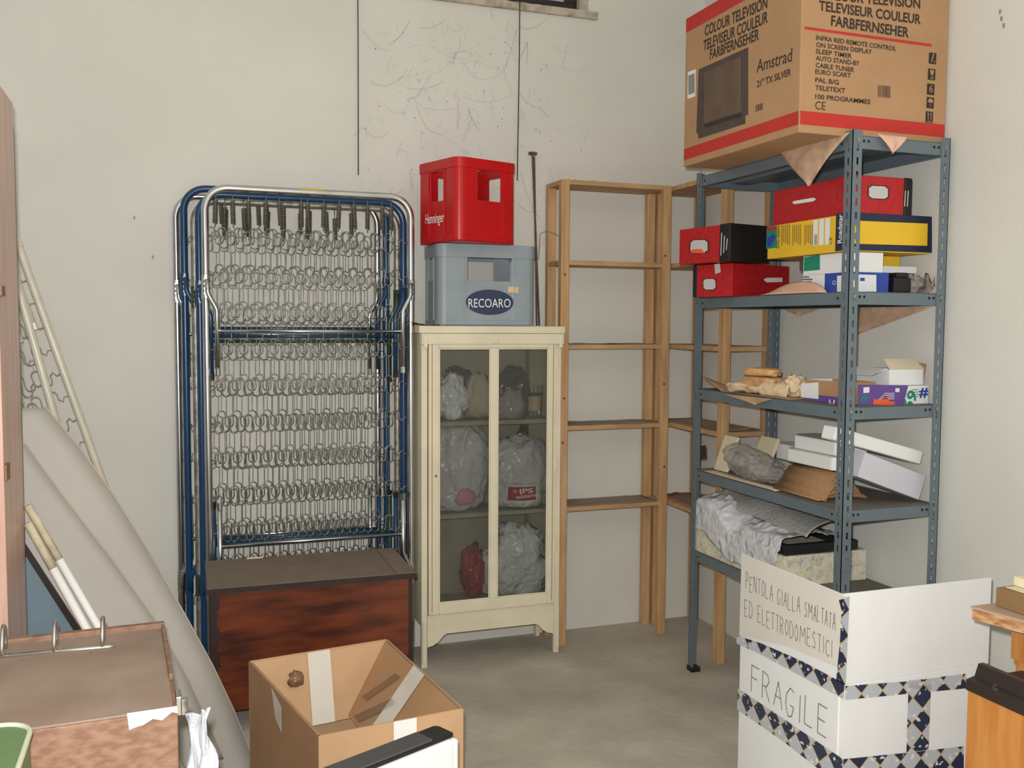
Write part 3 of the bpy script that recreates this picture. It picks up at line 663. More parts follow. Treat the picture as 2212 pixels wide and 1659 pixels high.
decal(tg, 1, -.001, [(1099, 619), (1120, 620), (1119, 633), (1097, 631)], M_sticker, 'sticker')
zr = zc + GH + .001
tr = crate('bottle_crate', 'red plastic beer crate with white lettering, turned askew on the grey one', (PY(988, 514, 3.60).x, 3.60, zr), math.radians(18.4), .298, .292, .328, M_redplastic, [(.10, .215), (.10, .19)], (.165, .283), rim=.04)
text_px(tr, 0, -.001, 'Henninger', (919, 484), (959, 479), 21, M_whitegl, eps=.004, bold=.01)
# scraps of card under the grey crate
tag(MB().grid(lambda u, v: Vector((.925 + u * .08, 3.735 + v * .16, ZT + .0025 + .012 * (1 - u) ** 2 + .003 * math.sin(u * 9 + v * 4) ** 2)), 8, 5).build('card_scrap', M_card3, smooth=True, solid=.001), 'curled scrap of brown card beside the grey crate on cabinet top', 'card')
# iron rods leaning behind
t = thing('iron_rod', 'pair of thin rusty iron bars standing behind the grey crate', 'rod', (0, 0, 0)); pb = PY(1163, 696, 3.985); pt = PY(1151, 333, 3.985); t.location = (pb.x, 3.975, ZT + .002)
o3 = Vector(t.location); r0 = Vector((pb.x, 3.975, ZT + .002)) - o3; r1 = Vector((pt.x, 3.988, pt.z)) - o3
MB().tube([r0, r1], .0045, 6).build('bar', M_rust, t); MB().tube([r0 + Vector((-.012, 0, 0)), r1 + Vector((.008, 0, -.01))], .004, 6).build('bar', M_rust, t)
MB().box(r1.x - .018, r1.x + .02, r1.z and -.008 + r1.y, r1.y + .008, r1.z - .004, r1.z + .01).build('bent_end', M_rust, t, bevel=.003)

# ================================================================ pine shelving
def shelving(name, label, x0, x1, y0, y1, zt, shelves, posts, group, pw, pd, knots, along):
    t = thing(name, label, 'shelf', (x0, y0, 0), 0, group); rr = random.Random(len(label)); W, D = x1 - x0, y1 - y0
    for (px_, py_) in posts:
        a = 0 if px_ == 0 else W - pw; b = 0 if py_ == 0 else D - pd
        po = MB().box(a, a + pw, b, b + pd, 0, zt - .0005).build('post', M_pine, t, bevel=.002)
        if py_ == 0 or along:
            for _ in range(3):
                z = rr.uniform(.2, 1.9); u = rr.uniform(.008, pw - .008)
                MB().tube([(a + u, b - .0003, z), (a + u, b - .0007, z)], .006, 10).build('knot', M_knot, po)
    for z in shelves: MB().box(.001, W - .001, .004, D - .002, z - .02, z).build('shelf_board', M_pineh, t, bevel=.0015)
    return t
ZS = [2.043, 1.683 + .015, 1.321 + .012, .967 + .01, .609 + .008]
gw = 'pine shelving in the room corner'
UX0, UX1 = 1.594, 2.128
shelving('pine_shelf_unit', 'bare pine shelf unit along the back wall beside the cream cabinet', UX0, UX1, 3.80, 3.985, ZS[0], ZS, [(0, 0), (1, 0), (0, 1), (1, 1)], gw, .038, .034, 1, False)
shelving('pine_shelf_unit', 'pine shelf unit along the right wall, behind the steel rack', 2.140, 2.385, 3.372, 3.985, ZS[0], ZS, [(0, 0), (1, 0), (0, 1), (1, 1)], gw, .034, .042, 1, True)
def paper(name, label, x0, x1, y0, y1, z, m, seed, lift=.006, rag=.012, cat='paper', group=None):
    def fn(u, v):
        e = rag * noise.noise(Vector((u * 6, v * 6, seed)))
        x = x0 + (x1 - x0) * u; y = y0 + (y1 - y0) * v + e * (1 if v > .9 else 0)
        return Vector((x, y, z + .0016 + lift * max(0, noise.noise(Vector((u * 3, v * 3, seed + 3))))))
    o = MB().grid(fn, 16, 8).build(name, m, smooth=True, solid=.0008); return tag(o, label, cat, group)
paper('dusty_paper', 'grey dusty paper lying on the pine shelf level with the bread-like parcel', UX0 + .05, 2.07, 3.83, 3.96, ZS[2], M_greydust, 1)
paper('dusty_paper', 'grey dusty paper on the pine shelf below the middle one', UX0 + .04, 2.085, 3.81, 3.965, ZS[3], M_greydust, 2, lift=.004)
paper('dusty_paper', 'brown grey dusty paper on lowest shelf of the back wall pine unit', UX0 + .04, 2.085, 3.808, 3.97, ZS[4], M_greydust, 3, lift=.004)
paper('dusty_paper', 'grey paper on the right wall pine unit, fourth shelf down', 2.18, 2.35, 3.43, 3.95, ZS[3], M_greydust, 4, lift=.01)
paper('dusty_paper', 'reddish brown paper on the right wall pine unit, lowest shelf', 2.18, 2.35, 3.43, 3.95, ZS[4], mat('reddish_dusty_paper', (150, 118, 100), .9, var=.1), 5, lift=.02)

tag(MB().tube([PY(1163, 560, 3.785), PY(1166, 505, 3.792), PY(1180, 498, 3.795), PY(1200, 505, 3.793), PY(1212, 513, 3.79)], .0016, 5).build('twine', M_greydust, smooth=True), 'bit of grey twine tied round the pine shelf post', 'twine')
o = MB().grid(lambda u, v: Vector((2.185 + u * .13, 3.44 + v * .2, ZS[4] + .028 + .05 * math.sin(math.pi * u) * (1 - v * .6) + .01 * noise.noise(Vector((u * 6, v * 6, 2))))), 12, 10).build('pink_paper', M_pinknews, smooth=True, solid=.0008); tag(o, 'folded pink newspaper on lowest shelf of the right wall pine unit', 'paper')

# ================================================================ slotted steel rack
RX0, RX1, RY0, RY1, RZ = 1.994, 2.378, 2.438, 3.362, 2.026
t = thing('steel_rack', 'blue-grey slotted angle steel rack against the right wall', 'rack', (RX0, RY0, 0))
RW, RD = RX1 - RX0, RY1 - RY0
def slotted(mb, fn, wdt, h, pitch=.042, sl=.022, sw=.008, z0=.03):
    """one flange of an angle post with real slots; fn(u, n0, n1, z) maps flange coordinates to a box"""
    a, b = (wdt - sw) / 2 + .002, (wdt + sw) / 2 + .002
    fn(mb, 0, a, 0, h); fn(mb, b, wdt, 0, h)
    z = 0; k = z0
    while k + sl < h - .02:
        fn(mb, a, b, z, k); z = k + sl; k += pitch
    fn(mb, a, b, z, h)
PWD = .036; TK = .0022
for ix in (0, 1):
    for iy in (0, 1):
        mb = MB()
        def fx(mb, u0, u1, z0, z1):   # flange in the plane of X (runs along Y)
            xa = (0, TK) if ix == 0 else (RW - TK, RW)
            ya = (u0, u1) if iy == 0 else (RD - u1, RD - u0)
            mb.box(xa[0], xa[1], ya[0], ya[1], z0, z1)
        def fy(mb, u0, u1, z0, z1):
            ya = (0, TK) if iy == 0 else (RD - TK, RD)
            xa = (u0, u1) if ix == 0 else (RW - u1, RW - u0)
            mb.box(xa[0], xa[1], ya[0], ya[1], z0, z1)
        slotted(mb, fx, PWD, RZ); slotted(mb, fy, PWD, RZ)
        po = mb.build('post', M_rack, t)
        c = MB().box(-.004 if ix == 0 else RW - PWD, PWD if ix == 0 else RW + .004, -.004 if iy == 0 else RD - PWD, PWD if iy == 0 else RD + .004, 0, .02); c.build('foot_cap', M_blackplastic, po)
SH = [RZ - .016, 1.528, 1.165, .836, .505]
SHW = .04
boltm = MB().tube([(0, 0, 0), (0, -.003, 0)], .0062, 8).mesh('bolt', M_bolt); boltx = MB().tube([(0, 0, 0), (-.003, 0, 0)], .0062, 8).mesh('bolt', M_bolt)
holem = MB().tube([(0, 0, 0), (0, -.0004, 0)], .0048, 10).mesh('rim_hole', M_hole); holex = MB().tube([(0, 0, 0), (-.0004, 0, 0)], .0048, 10).mesh('rim_hole', M_hole)
for z in SH:
    e = .0035
    sh = MB().box(e, RW - e, e, RD - e, z - .002, z).build('shelf', M_rackdust if z < 1.4 else M_rack, t)
    mb = MB(); mb.box(e, e + .002, e, RD - e, z - SHW, z - .001); mb.box(RW - e - .002, RW - e, e, RD - e, z - SHW, z - .001); mb.box(e, RW - e, e, e + .002, z - SHW, z - .001); mb.box(e, RW - e, RD - e - .002, RD - e, z - SHW, z - .001)
    for xx in ((e + .002, e + .014), (RW - e - .014, RW - e - .002)): mb.box(xx[0], xx[1], e, RD - e, z - SHW, z - SHW + .002)
    for yy in ((e + .002, e + .014), (RD - e - .014, RD - e - .002)): mb.box(e, RW - e, yy[0], yy[1], z - SHW, z - SHW + .002)
    mb.build('shelf_rim', M_rack, sh)
    MB().prism([(RW / 2 - .05, z - .0025), (RW / 2 - .04, z - .02), (RW / 2 + .04, z - .02), (RW / 2 + .05, z - .0025)], 1, e + .01, RD - e - .01).build('stiffener', M_rack, sh)
    for x in (.02, RW - .02):
        o = link('bolt', boltm, sh); o.location = (x, 0, z - .014)
    for x in (.045, .063, RW - .045, RW - .063):
        o = link('rim_hole', holem, sh); o.location = (x, e - .0001, z - .016)
    for y in (.02, RD - .02):
        o = link('bolt', boltx, sh); o.location = (0, y, z - .014)
    for y in (.055, RD - .055):
        o = link('rim_hole', holex, sh); o.location = (e - .0001, y, z - .02)

# ---------------------------------------------------------------- television carton on top
zt = RZ - .0148
tv = thing('television_carton', 'large brown television carton printed in black and red on the rack', 'carton', (1.822, 2.475, zt), 0)
TW, TD, TH = .568, PX(1478, 250, 1.822).y - 2.475, .530
MB().box(0, TW, 0, TD, 0, TH).build('carton', M_card, tv, bevel=.004)
L = lambda pxs, m, nm='print', **k: decal(tv, 0, 0, pxs, m, nm, **k)
Fr = lambda pxs, m, nm='print', **k: decal(tv, 1, 0, pxs, m, nm, **k)
def strip(axis, z0, z1, a0, a1, m, nm):
    mb = MB()
    if axis == 0: mb.add([(-.0006, a0, z0), (-.0006, a1, z0), (-.0006, a1, z1), (-.0006, a0, z1)], [(0, 1, 2, 3)])
    else: mb.add([(a0, -.0006, z0), (a1, -.0006, z0), (a1, -.0006, z1), (a0, -.0006, z1)], [(0, 1, 2, 3)])
    return mb.build(nm, m, tv, fix=False)
zb = hit(tv, 0, 0, (1482, 345)).z; za = hit(tv, 0, 0, (1482, 321)).z
strip(0, zb, za, .003, TD - .003, M_red, 'red_stripe'); strip(1, zb, za, .003, TW - .003, M_red, 'red_stripe')
z1 = hit(tv, 0, 0, (1481, 72)).z; z2 = hit(tv, 0, 0, (1481, 42)).z; strip(0, z1, z2, .003, TD - .003, M_red, 'red_stripe')
text_px(tv, 0, 0, 'COLOUR TELEVISION', (1522, 78), (1657, 17), 20, M_ink, bold=.02)
text_px(tv, 0, 0, 'TELEVISEUR COULEUR', (1519, 110), (1658, 48), 20, M_ink, bold=.02)
text_px(tv, 0, 0, 'FARBFERNSEHER', (1533, 129), (1639, 85), 20, M_ink, bold=.02)
L([(1509, 150), (1616, 102), (1616, 248), (1610, 250), (1610, 267), (1509, 300), (1507, 288), (1504, 287)], M_inkgrey, 'television_picture')
L([(1521, 157), (1601, 122), (1601, 241), (1521, 267)], mat('screen_ink', (98, 80, 66), .7, var=.12, vscale=14), 'screen_picture', eps=.0014)
L([(1522, 268), (1602, 243), (1602, 252), (1522, 276)], M_ink, 'bezel_picture', eps=.0014)
text_px(tv, 0, 0, 'Amstrad', (1634, 157), (1710, 132), 26, M_ink, bold=.004)
text_px(tv, 0, 0, '21" TX SILVER', (1635, 189), (1708, 162), 13, M_ink, bold=.02)
L([(1486, 156), (1503, 149), (1502, 208), (1485, 214)], M_whitegl, 'white_label'); barcode(tv, 0, -.001, [(1487, 205), (1500, 200), (1500, 158), (1487, 163)], M_ink, seed=4)
barcode(tv, 0, 0, [(1632, 242), (1648, 236), (1648, 222), (1632, 227)], M_ink, seed=5)
for s, a, b_, h in [('COLOUR TELEVISION', (1768, -3), (1988, 18), 21), ('TELEVISEUR COULEUR', (1769, 22), (1989, 52), 21), ('FARBFERNSEHER', (1795, 55), (1963, 81), 22)]: text_px(tv, 1, 0, s, a, b_, h, M_ink, bold=.025)
Fr([(1738, 57), (2012, 95), (2012, 101), (1738, 63)], M_red, 'red_rule')
for s, a, b_ in [('INFRA RED REMOTE CONTROL', (1763, 86), (1936, 110)), ('ON SCREEN DISPLAY', (1763, 101), (1884, 117)), ('SLEEP TIMER', (1762, 115), (1840, 126)), ('AUTO STAND-BY', (1762, 130), (1857, 142)), ('CABLE TUNER', (1762, 145), (1845, 156)), ('EURO SCART', (1761, 159), (1838, 168)), ('PAL B/G', (1761, 177), (1812, 183)), ('TELETEXT', (1761, 194), (1826, 201)), ('100 PROGRAMMES', (1761, 213), (1880, 225))]:
    text_px(tv, 1, 0, s, a, b_, 10, M_ink, bold=.02)
text_px(tv, 1, 0, 'CE', (1761, 236), (1783, 238), 18, M_ink, bold=.0)
barcode(tv, 1, 0, [(1897, 209), (1924, 212), (1924, 186), (1897, 184)], M_ink, seed=6)
# care symbols
def icon(x, y, wd, hg, glyph):
    b = Fr([(x, y), (x + wd, y + 2), (x + wd - 1, y + hg), (x - 1, y + hg - 2)], M_ink, 'care_symbol')
    for g in glyph: decal(tv, 1, 0, [(x + u * wd, y + v * hg) for u, v in g], M_card, 'symbol_shape', eps=.0016, parent=b)
icon(2007, 113, 16, 26, [[(.55, .1), (.7, .15), (.4, .75), (.25, .8)], [(.65, .72), (.8, .72), (.8, .85), (.65, .85)]])
icon(2005, 148, 16, 26, [[(.25, .12), (.8, .16), (.7, .5), (.35, .5)], [(.47, .5), (.57, .5), (.57, .8), (.47, .8)], [(.3, .8), (.75, .82), (.75, .88), (.3, .86)]])
ic = icon(2003, 180, 16, 26, [])
text_px(tv, 1, 0, '6', (2007, 199), (2015, 200), 16, M_card, eps=.0016, bold=0)
icon(2002, 209, 16, 26, [[(.1, .45), (.3, .2), (.5, .12), (.75, .22), (.9, .48)], [(.47, .48), (.54, .48), (.54, .82), (.47, .82)]])
icon(2000, 240, 16, 26, [[(.2, .25), (.32, .1), (.44, .27), (.36, .27), (.36, .75), (.28, .75), (.28, .25)], [(.58, .27), (.7, .12), (.82, .28), (.74, .28), (.74, .76), (.66, .76), (.66, .27)], [(.15, .83), (.85, .85), (.85, .9), (.15, .88)]])
MB().add([(-.0007, .0, .03), (-.0007, TD, .03), (-.0007, TD, .032), (-.0007, 0, .032)], [(0, 1, 2, 3)])

# ---------------------------------------------------------------- newspaper corners hanging off the rack
def hang(name, label, pts, m, plane, val, bulge, seed=0, group='newspaper corners hanging off the rack'):
    """triangular sheet corner: pts = left, right, tip in pixels on plane X or Y = val"""
    P = (lambda p: PX(p[0], p[1], val)) if plane == 'X' else (lambda p: PY(p[0], p[1], val))
    a, b, c = [P(p) for p in pts]; n = Vector((-1, 0, 0)) if plane == 'X' else Vector((0, -1, 0))
    def fn(u, v):
        q = a.lerp(b, u).lerp(c, v); return q + n * (bulge * math.sin(math.pi * min(1, v * 1.0)) * (1 - abs(u - .5)) + .006 * v * math.sin(u * 6 + seed))
    o = MB().grid(fn, 12, 12).build(name, m, smooth=True, solid=.0006); return tag(o, label, 'newspaper', group)
hang('newspaper_sheet', 'triangular corner of newspaper hanging from under the television carton, left rim', [(1680, 322), (1836, 285), (1748, 402)], M_news, 'X', 1.985, .02)
hang('newspaper_sheet', 'small folded pink newspaper corner hanging over the rack front rim', [(1896, 289), (1962, 296), (1928, 332)], M_pinknews, 'Y', 2.430, .01)
hang('newspaper_sheet', 'printed newspaper flap hanging below the shoe box shelf by the wall', [(1852, 662), (2012, 664), (1850, 722)], M_news, 'X', 2.386, .0)
hang('newspaper_sheet', 'small scrap of newspaper hanging below shoe box shelf near rear post', [(1690, 667), (1772, 667), (1726, 682)], M_news, 'X', 2.386, .0)

# ---------------------------------------------------------------- second shelf: shoe boxes
z2 = SH[1] + .001
gs = 'shoe boxes on the rack'
def hole(root, axis, off, pxs, inner, name='hand_hole'):
    cx = sum(p[0] for p in pxs) / 4; cy = sum(p[1] for p in pxs) / 4
    r = []
    for i in range(4):   # chamfered corners
        p, q = pxs[i], pxs[(i + 1) % 4]
        r += [(p[0] * .82 + q[0] * .18, p[1] * .82 + q[1] * .18), (p[0] * .18 + q[0] * .82, p[1] * .18 + q[1] * .82)]
    e = decal(root, axis, off, [(cx + (x - cx) * 1.12, cy + (y - cy) * 1.14) for x, y in r], M_black, name + '_edge')
    return decal(root, axis, off, r, inner, name, eps=.0014, parent=e)
M_holegrey = mat('pale_tissue', (190, 188, 184), .8)
# lower red shoe box
n = Vector((1.980, 3.07)); sb = carton_root('shoe_box', 'red shoe box with a small price tag, lowest in its pile', 'box', n, (.33, .19, .124), math.radians(16), z2, M_redbox, gs)
MB().box(-.002, .332, .176, .198, -.0003, .126).build('black_lid', M_black, sb, bevel=.004)
hole(sb, 0, 0, [(1519, 603), (1545, 602), (1546, 625), (1520, 626)], M_holegrey)
decal(sb, 0, 0, [(1543, 571), (1555, 569), (1557, 588), (1545, 592)], M_holegrey, 'price_tag')
decal(sb, 1, 0, [(1649, 604), (1656, 600), (1690, 600), (1690, 609), (1656, 610)], M_whitegl, 'white_tab')
# red and black box above it
sb2 = carton_root('shoe_box', 'red shoe box with black lid lying on its side, overhanging the rack', 'box', (1.925, 3.075), (.2, .22, .135), math.radians(12), z2 + .1275, M_redbox, gs)
MB().box(-.003, .203, -.056, -.0004, -.0005, .138).build('black_lid', M_black, sb2, bevel=.005)
hole(sb2, 0, 0, [(1492, 519), (1528, 518), (1529, 545), (1491, 547)], M_holegrey)
decal(sb2, 0, 0, [(1493, 540), (1504, 538), (1515, 538), (1523, 547), (1493, 547)], M_orange, 'orange_content', eps=.0018)
for c_ in (1556, 1562, 1568): decal(sb2, 0, -.003, [(c_, 552 - (c_ - 1556)), (c_ + 2, 552 - (c_ - 1556)), (c_ + 4, 503 + (c_ - 1556)), (c_ + 2, 503 + (c_ - 1556))], M_holegrey, 'fine_print')

# small boxes under the yellow carton
gk = 'small packs on the shoe box shelf'
zk = z2
k1 = carton_root('small_box', 'white phone box with grey printed text under the green labelled pack', 'box', (2.052, 2.632), (.15, .118, .064), 0, zk, M_white, gk, .001)
for i in range(6): decal(k1, 0, 0, [(1732, 597 + i * 5), (1748 + (i * 7) % 9, 597 + i * 5), (1748 + (i * 7) % 9, 599.5 + i * 5), (1732, 599.5 + i * 5)], M_inkgrey, 'fine_print')
decal(k1, 0, 0, [(1756, 613), (1764, 612), (1764, 620), (1756, 621)], M_inkgrey, 'fine_print')
k2 = carton_root('small_box', 'blue phone box with a white panel beside the front post', 'box', (2.052, 2.500), (.15, .130, .064), 0, zk, M_royal, gk, .001)
decal(k2, 0, 0, [(1808, 596), (1825, 594), (1825, 630), (1808, 630)], M_white, 'white_panel'); text_px(k2, 0, 0, 'O', (1798, 615), (1805, 615), 9, M_white, bold=0)
decal(k2, 1, 0, [(1828, 592), (1893, 594), (1893, 630), (1828, 630)], M_white, 'white_end')
decal(k2, 1, 0, [(1858, 600), (1868, 600), (1868, 607), (1858, 607)], M_royal, 'blue_mark', eps=.0014)
k3 = carton_root('small_box', 'white pack with a teal green label under the yellow carton', 'box', (2.052, 2.505), (.13, .240, .064), 0, zk + .0645, M_white, gk, .001)
decal(k3, 0, 0, [(1737, 556), (1771, 550), (1771, 583), (1736, 586)], M_green2, 'green_label'); decal(k3, 0, 0, [(1727, 558), (1733, 557), (1733, 585), (1727, 585)], M_inkgrey, 'fine_print')
k4 = carton_root('small_box', 'yellow and white carton beneath the larger yellow one, by the wall', 'box', (2.215, 2.62), (.13, .15, .060), math.radians(-4), zk + .0685, M_yellow, gk, .001)
MB().box(-.02, .15, -.06, -.001, .0, .022).build('white_flap', M_white, k4, bevel=.001)
k5 = thing('charger', 'black power charger and cable bag on the shoe box shelf', 'charger', (2.215, 2.49, zk), 0)
MB().box(0, .07, 0, .07, 0, .05).build('plug_body', M_blackplastic, k5, bevel=.004); MB().box(.01, .06, .001, .26, .05, .066).build('power_brick', M_blackplastic, k5, bevel=.004); MB().box(0, .13, .075, .27, 0, .0655).build('black_case', M_blackplastic, k5, bevel=.004)
bl = link('clear_bag', blob_mesh('clear_bag', (.10, .07, .062), M_baggrey, 12, sub=3, amp=.3, crease=.25), k5); bl.location = (.105, .035, 0)
# yellow DVD carton
yc = carton_root('player_carton', 'yellow and navy disc player carton between small packs and red box', 'carton', (2.034, 2.500), (.33, .43, .117), 0, zk + .1305, M_yellow, None, .0015)
decal(yc, 1, 0, [(1829, 457), (2013, 468), (2013, 546), (1827, 540)], M_navy, 'navy_panel')
decal(yc, 1, 0, [(1831, 476), (2004, 483), (2003, 531), (1830, 526)], M_yellow, 'yellow_panel', eps=.0014)
decal(yc, 0, 0, [(1806, 462), (1830, 458), (1828, 540), (1804, 543)], M_navy, 'navy_panel'); text_px(yc, 0, 0, 'Roadstar', (1818, 525), (1820, 462), 9, M_white, eps=.0016, bold=.02)
decal(yc, 0, 0, [(1656, 490), (1678, 487), (1678, 535), (1655, 538)], M_green2, 'product_picture'); decal(yc, 0, 0, [(1656, 491), (1677, 488), (1677, 496), (1656, 499)], M_red, 'red_label', eps=.0014)
decal(yc, 0, 0, [(1657, 515), (1670, 505), (1676, 512), (1664, 533), (1657, 533)], M_royal, 'picture_shape', eps=.0014)
text_px(yc, 0, 0, 'DVD-2030N', (1683, 536), (1684, 488), 5, M_navy, bold=.01)
for c_ in (1688, 1712, 1738):
    for i in range(5): decal(yc, 0, 0, [(c_ + i * 4, 486 - i * .3), (c_ + i * 4 + 1.6, 486 - i * .3), (c_ + i * 4 + 1.6, 530 - (i * 7) % 9), (c_ + i * 4, 530 - (i * 7) % 9)], M_olive, 'fine_print')
for c_ in (1757, 1770, 1783): decal(yc, 0, 0, [(c_, 476 - (c_ - 1757) * .15), (c_ + 10, 474.5 - (c_ - 1757) * .15), (c_ + 9, 530 - (c_ - 1757) * .1), (c_ - 1, 531 - (c_ - 1757) * .1)], M_white, 'white_label')
barcode(yc, 0, -.0012, [(1759, 529), (1765, 528), (1765, 506), (1759, 507)], M_ink, seed=8); text_px(yc, 0, 0, 'CE', (1797, 527), (1797, 512), 6, M_navy, bold=0, eps=.0016)
# top red shoe box
sb3 = carton_root('shoe_box', 'red shoe box on top of the yellow carton, black lid at the end', 'box', (2.048, 2.50), (.205, .42, .122), 0, zk + .1305 + .1186, M_redbox, gs)
MB().box(.2052, .238, -.002, .422, -.0005, .124).build('black_lid', M_black, sb3, bevel=.006)
hole(sb3, 1, 0, [(1877, 401), (1918, 403), (1918, 430), (1877, 428)], M_holegrey)
decal(sb3, 0, 0, [(1711, 437), (1716, 434), (1757, 427), (1763, 430), (1757, 435), (1716, 441)], M_whitegl, 'white_tab')
for c_ in (1953, 1959): decal(sb3, 1, -.002, [(c_, 446), (c_ + 2, 446), (c_ + 4, 412), (c_ + 2, 412)], M_holegrey, 'fine_print')
# pink paper and crumpled brown paper on the shelf
tag(MB().grid(lambda u, v: Vector((1.996 + .045 * v, 2.60 + u * .32, z2 + .001 + .05 * v * math.sin(math.pi * min(1, u * 1.0)) ** .6 * (1 - u * .3))), 14, 6).build('pink_paper', M_pinknews, smooth=True, solid=.0008), 'pink newspaper curling up before the red shoe box', 'paper')
o = MB().grid(lambda u, v: Vector((2.346 + u * .028, 2.48 + v * .14, z2 + .002 + .07 * u * u * abs(noise.noise(Vector((u * 4, v * 5, 3)))) * 2 + .02 * u)), 12, 10).build('brown_paper', M_greydust, smooth=True, solid=.0008); tag(o, 'crumpled grey brown paper at the shelf corner beside the charger', 'paper')

# ---------------------------------------------------------------- third shelf
z3 = SH[2] + .001
def kraft(u, v):
    x = 1.999 + .15 * v; y = 2.74 + u * .56
    z = z3 + .001 + .012 * noise.noise(Vector((u * 3, v * 2, 1))) ** 2 + (.05 * max(0, u - .75) * 4 * (1 - v))
    return Vector((x, y, z))
tag(MB().grid(kraft, 16, 8).build('kraft_paper', M_paperbrown, smooth=True, solid=.0008), 'sheet of brown wrapping paper under the bread-like parcel', 'paper')
hang('paper_corner', 'brown paper corner drooping over rim below the bread-like parcel', [(1560, 851), (1668, 862), (1632, 874)], M_paperbrown, 'X', 1.9885, .003, group=None)['category'] = 'paper'
pp = PX(1650, 846, 2.07); t = thing('paper_parcel', 'torn paper parcel holding bread-like tan blocks', 'parcel', (2.05, 2.86, z3 + .004), math.radians(12))
br = MB().grid(lambda u, v: Vector((0, 0, 0)), 1, 1)
def lump(nm, sx, sy, sz, loc, seed, m, par, p=5.0, rot=0):
    bm = bmesh.new(); bmesh.ops.create_icosphere(bm, subdivisions=4, radius=1)
    for v in bm.verts:
        q = v.co; k = (abs(q.x) ** p + abs(q.y) ** p + abs(q.z) ** p) ** (-1 / p); d = 1 + .14 * nz(q, 2.2, seed) + .07 * nz(q, 6, seed)
        v.co = Vector((q.x * k * d * sx / 2, q.y * k * d * sy / 2, q.z * k * d * sz / 2 + sz / 2))
    me = bpy.data.meshes.new(nm); bm.to_mesh(me); bm.free(); me.materials.append(m)
    for f in me.polygons: f.use_smooth = True
    o = link(nm, me, par); o.location = loc; o.rotation_euler = (0, 0, rot); return o
lump('tan_block', .075, .165, .052, (.01, .09, .012), 3, M_crust, t); lump('tan_block', .07, .14, .03, (.012, .095, .066), 4, mat('brown_crust', (190, 140, 88), .8, rgb2=(216, 172, 118), vscale=14, bump=.3), t)
def wrapf(u, v):
    a = -.5 + v * 2.2
    y = -.06 + u * .30; r_ = .055 + .012 * noise.noise(Vector((u * 5, v * 4, 2)))
    return Vector((.02 - r_ * math.cos(a * 1.5) * .9, y, max(0, .03 - .045 * math.cos(a * 1.5 - 1.2) * (1.15 if u < .45 else .55) + .012 * noise.noise(Vector((u * 7, v * 6, 8))))))
MB().grid(wrapf, 24, 18).build('wrapping', M_wrap, t, smooth=True, solid=.0008)
wr = link('torn_end', blob_mesh('torn_end', (.09, .11, .085), M_wrap, 22, amp=.35, crease=.3), t); wr.location = (.03, -.045, 0)
# open purple box
ob = thing('open_box', 'open brown and purple box with no lid beside the paper parcel', 'box', (2.06, 2.512, z3), math.radians(4))
BX, BY, BH = .12, .20, .072
MB().box(0, .003, 0, BY, 0, .022).build('purple_side', M_purple, ob); MB().box(.0, .003, 0, BY, .022, BH).build('brown_side', M_card3, ob)
MB().box(BX - .003, BX, 0, BY, 0, BH).build('side', M_card3, ob); MB().box(.003, BX - .003, 0, .003, 0, BH).build('end', M_card, ob); MB().box(.003, BX - .003, BY - .003, BY, 0, BH).build('end', M_white, ob); MB().box(.003, BX - .003, .003, BY - .003, 0, .003).build('bottom', M_card, ob)
decal(ob, 0, 0, [(1730, 829), (1768, 826), (1768, 862), (1730, 858)], M_white, 'white_end_panel')
text_px(ob, 0, 0, 'U', (1791, 872), (1803, 873), 9, M_white, bold=.02)
# printed box and flap box
pr = carton_root('printed_box', 'purple and white printed box with an orange figure under the white one', 'box', (2.215, 2.475), (.142, .20, .060), 0, z3, M_white, None, .001)
decal(pr, 1, 0, [(1853, 831), (1962, 832), (1952, 874), (1853, 876)], M_purple, 'purple_panel')
text_px(pr, 1, 0, '69', (1966, 840), (1948, 876), 22, M_green2, eps=.0016, bold=.03); text_px(pr, 1, 0, '2', (1872, 872), (1873, 852), 12, M_green2, eps=.0016, bold=.03)
decal(pr, 1, 0, [(1887, 862), (1905, 864), (1910, 856), (1918, 858), (1920, 866), (1934, 869), (1932, 875), (1886, 874)], M_orange, 'orange_figure', eps=.0016)
decal(pr, 1, 0, [(1865, 837), (1878, 836), (1878, 848), (1865, 849)], M_white, 'white_square', eps=.0016); decal(pr, 1, 0, [(1934, 839), (1943, 838), (1943, 847), (1934, 847)], M_white, 'white_square', eps=.0016)
text_px(pr, 1, 0, '#', (1985, 857), (2005, 856), 20, M_royal, eps=.0016, bold=.03)
for i in range(4): decal(pr, 1, 0, [(1970, 841 + i * 5), (1984, 841 + i * 5), (1984, 842.5 + i * 5), (1970, 842.5 + i * 5)], M_inkgrey, 'fine_print'); decal(pr, 1, 0, [(1910 - i * 4, 849 + i * 4), (1932, 849 + i * 4), (1932, 850.3 + i * 4), (1910 - i * 4, 850.3 + i * 4)], M_white, 'fine_print', eps=.0016)
fb = thing('flap_box', 'white box with its flaps open on top of the printed box', 'box', (2.205, 2.487, z3 + .0612), 0)
MB().box(0, .14, 0, .17, 0, .052).build('carton', M_white, fb, bevel=.001)
MB().prism([(0, .0525), (-.06, .035), (-.062, .033), (-.002, .056)], 1, .01, .165).build('flap', M_white, fb)
MB().add([(0, 0, .053), (.142, 0, .053), (.135, .04, .085), (.01, .04, .085)], [(0, 1, 2, 3)]).build('flap', M_offwhite, fb, solid=.0015)
MB().add([(.1405, 0, .02), (.1405, .16, .02), (.16, .15, .075), (.16, .01, .07)], [(0, 1, 2, 3)]).build('flap', M_card3, fb, solid=.0015)

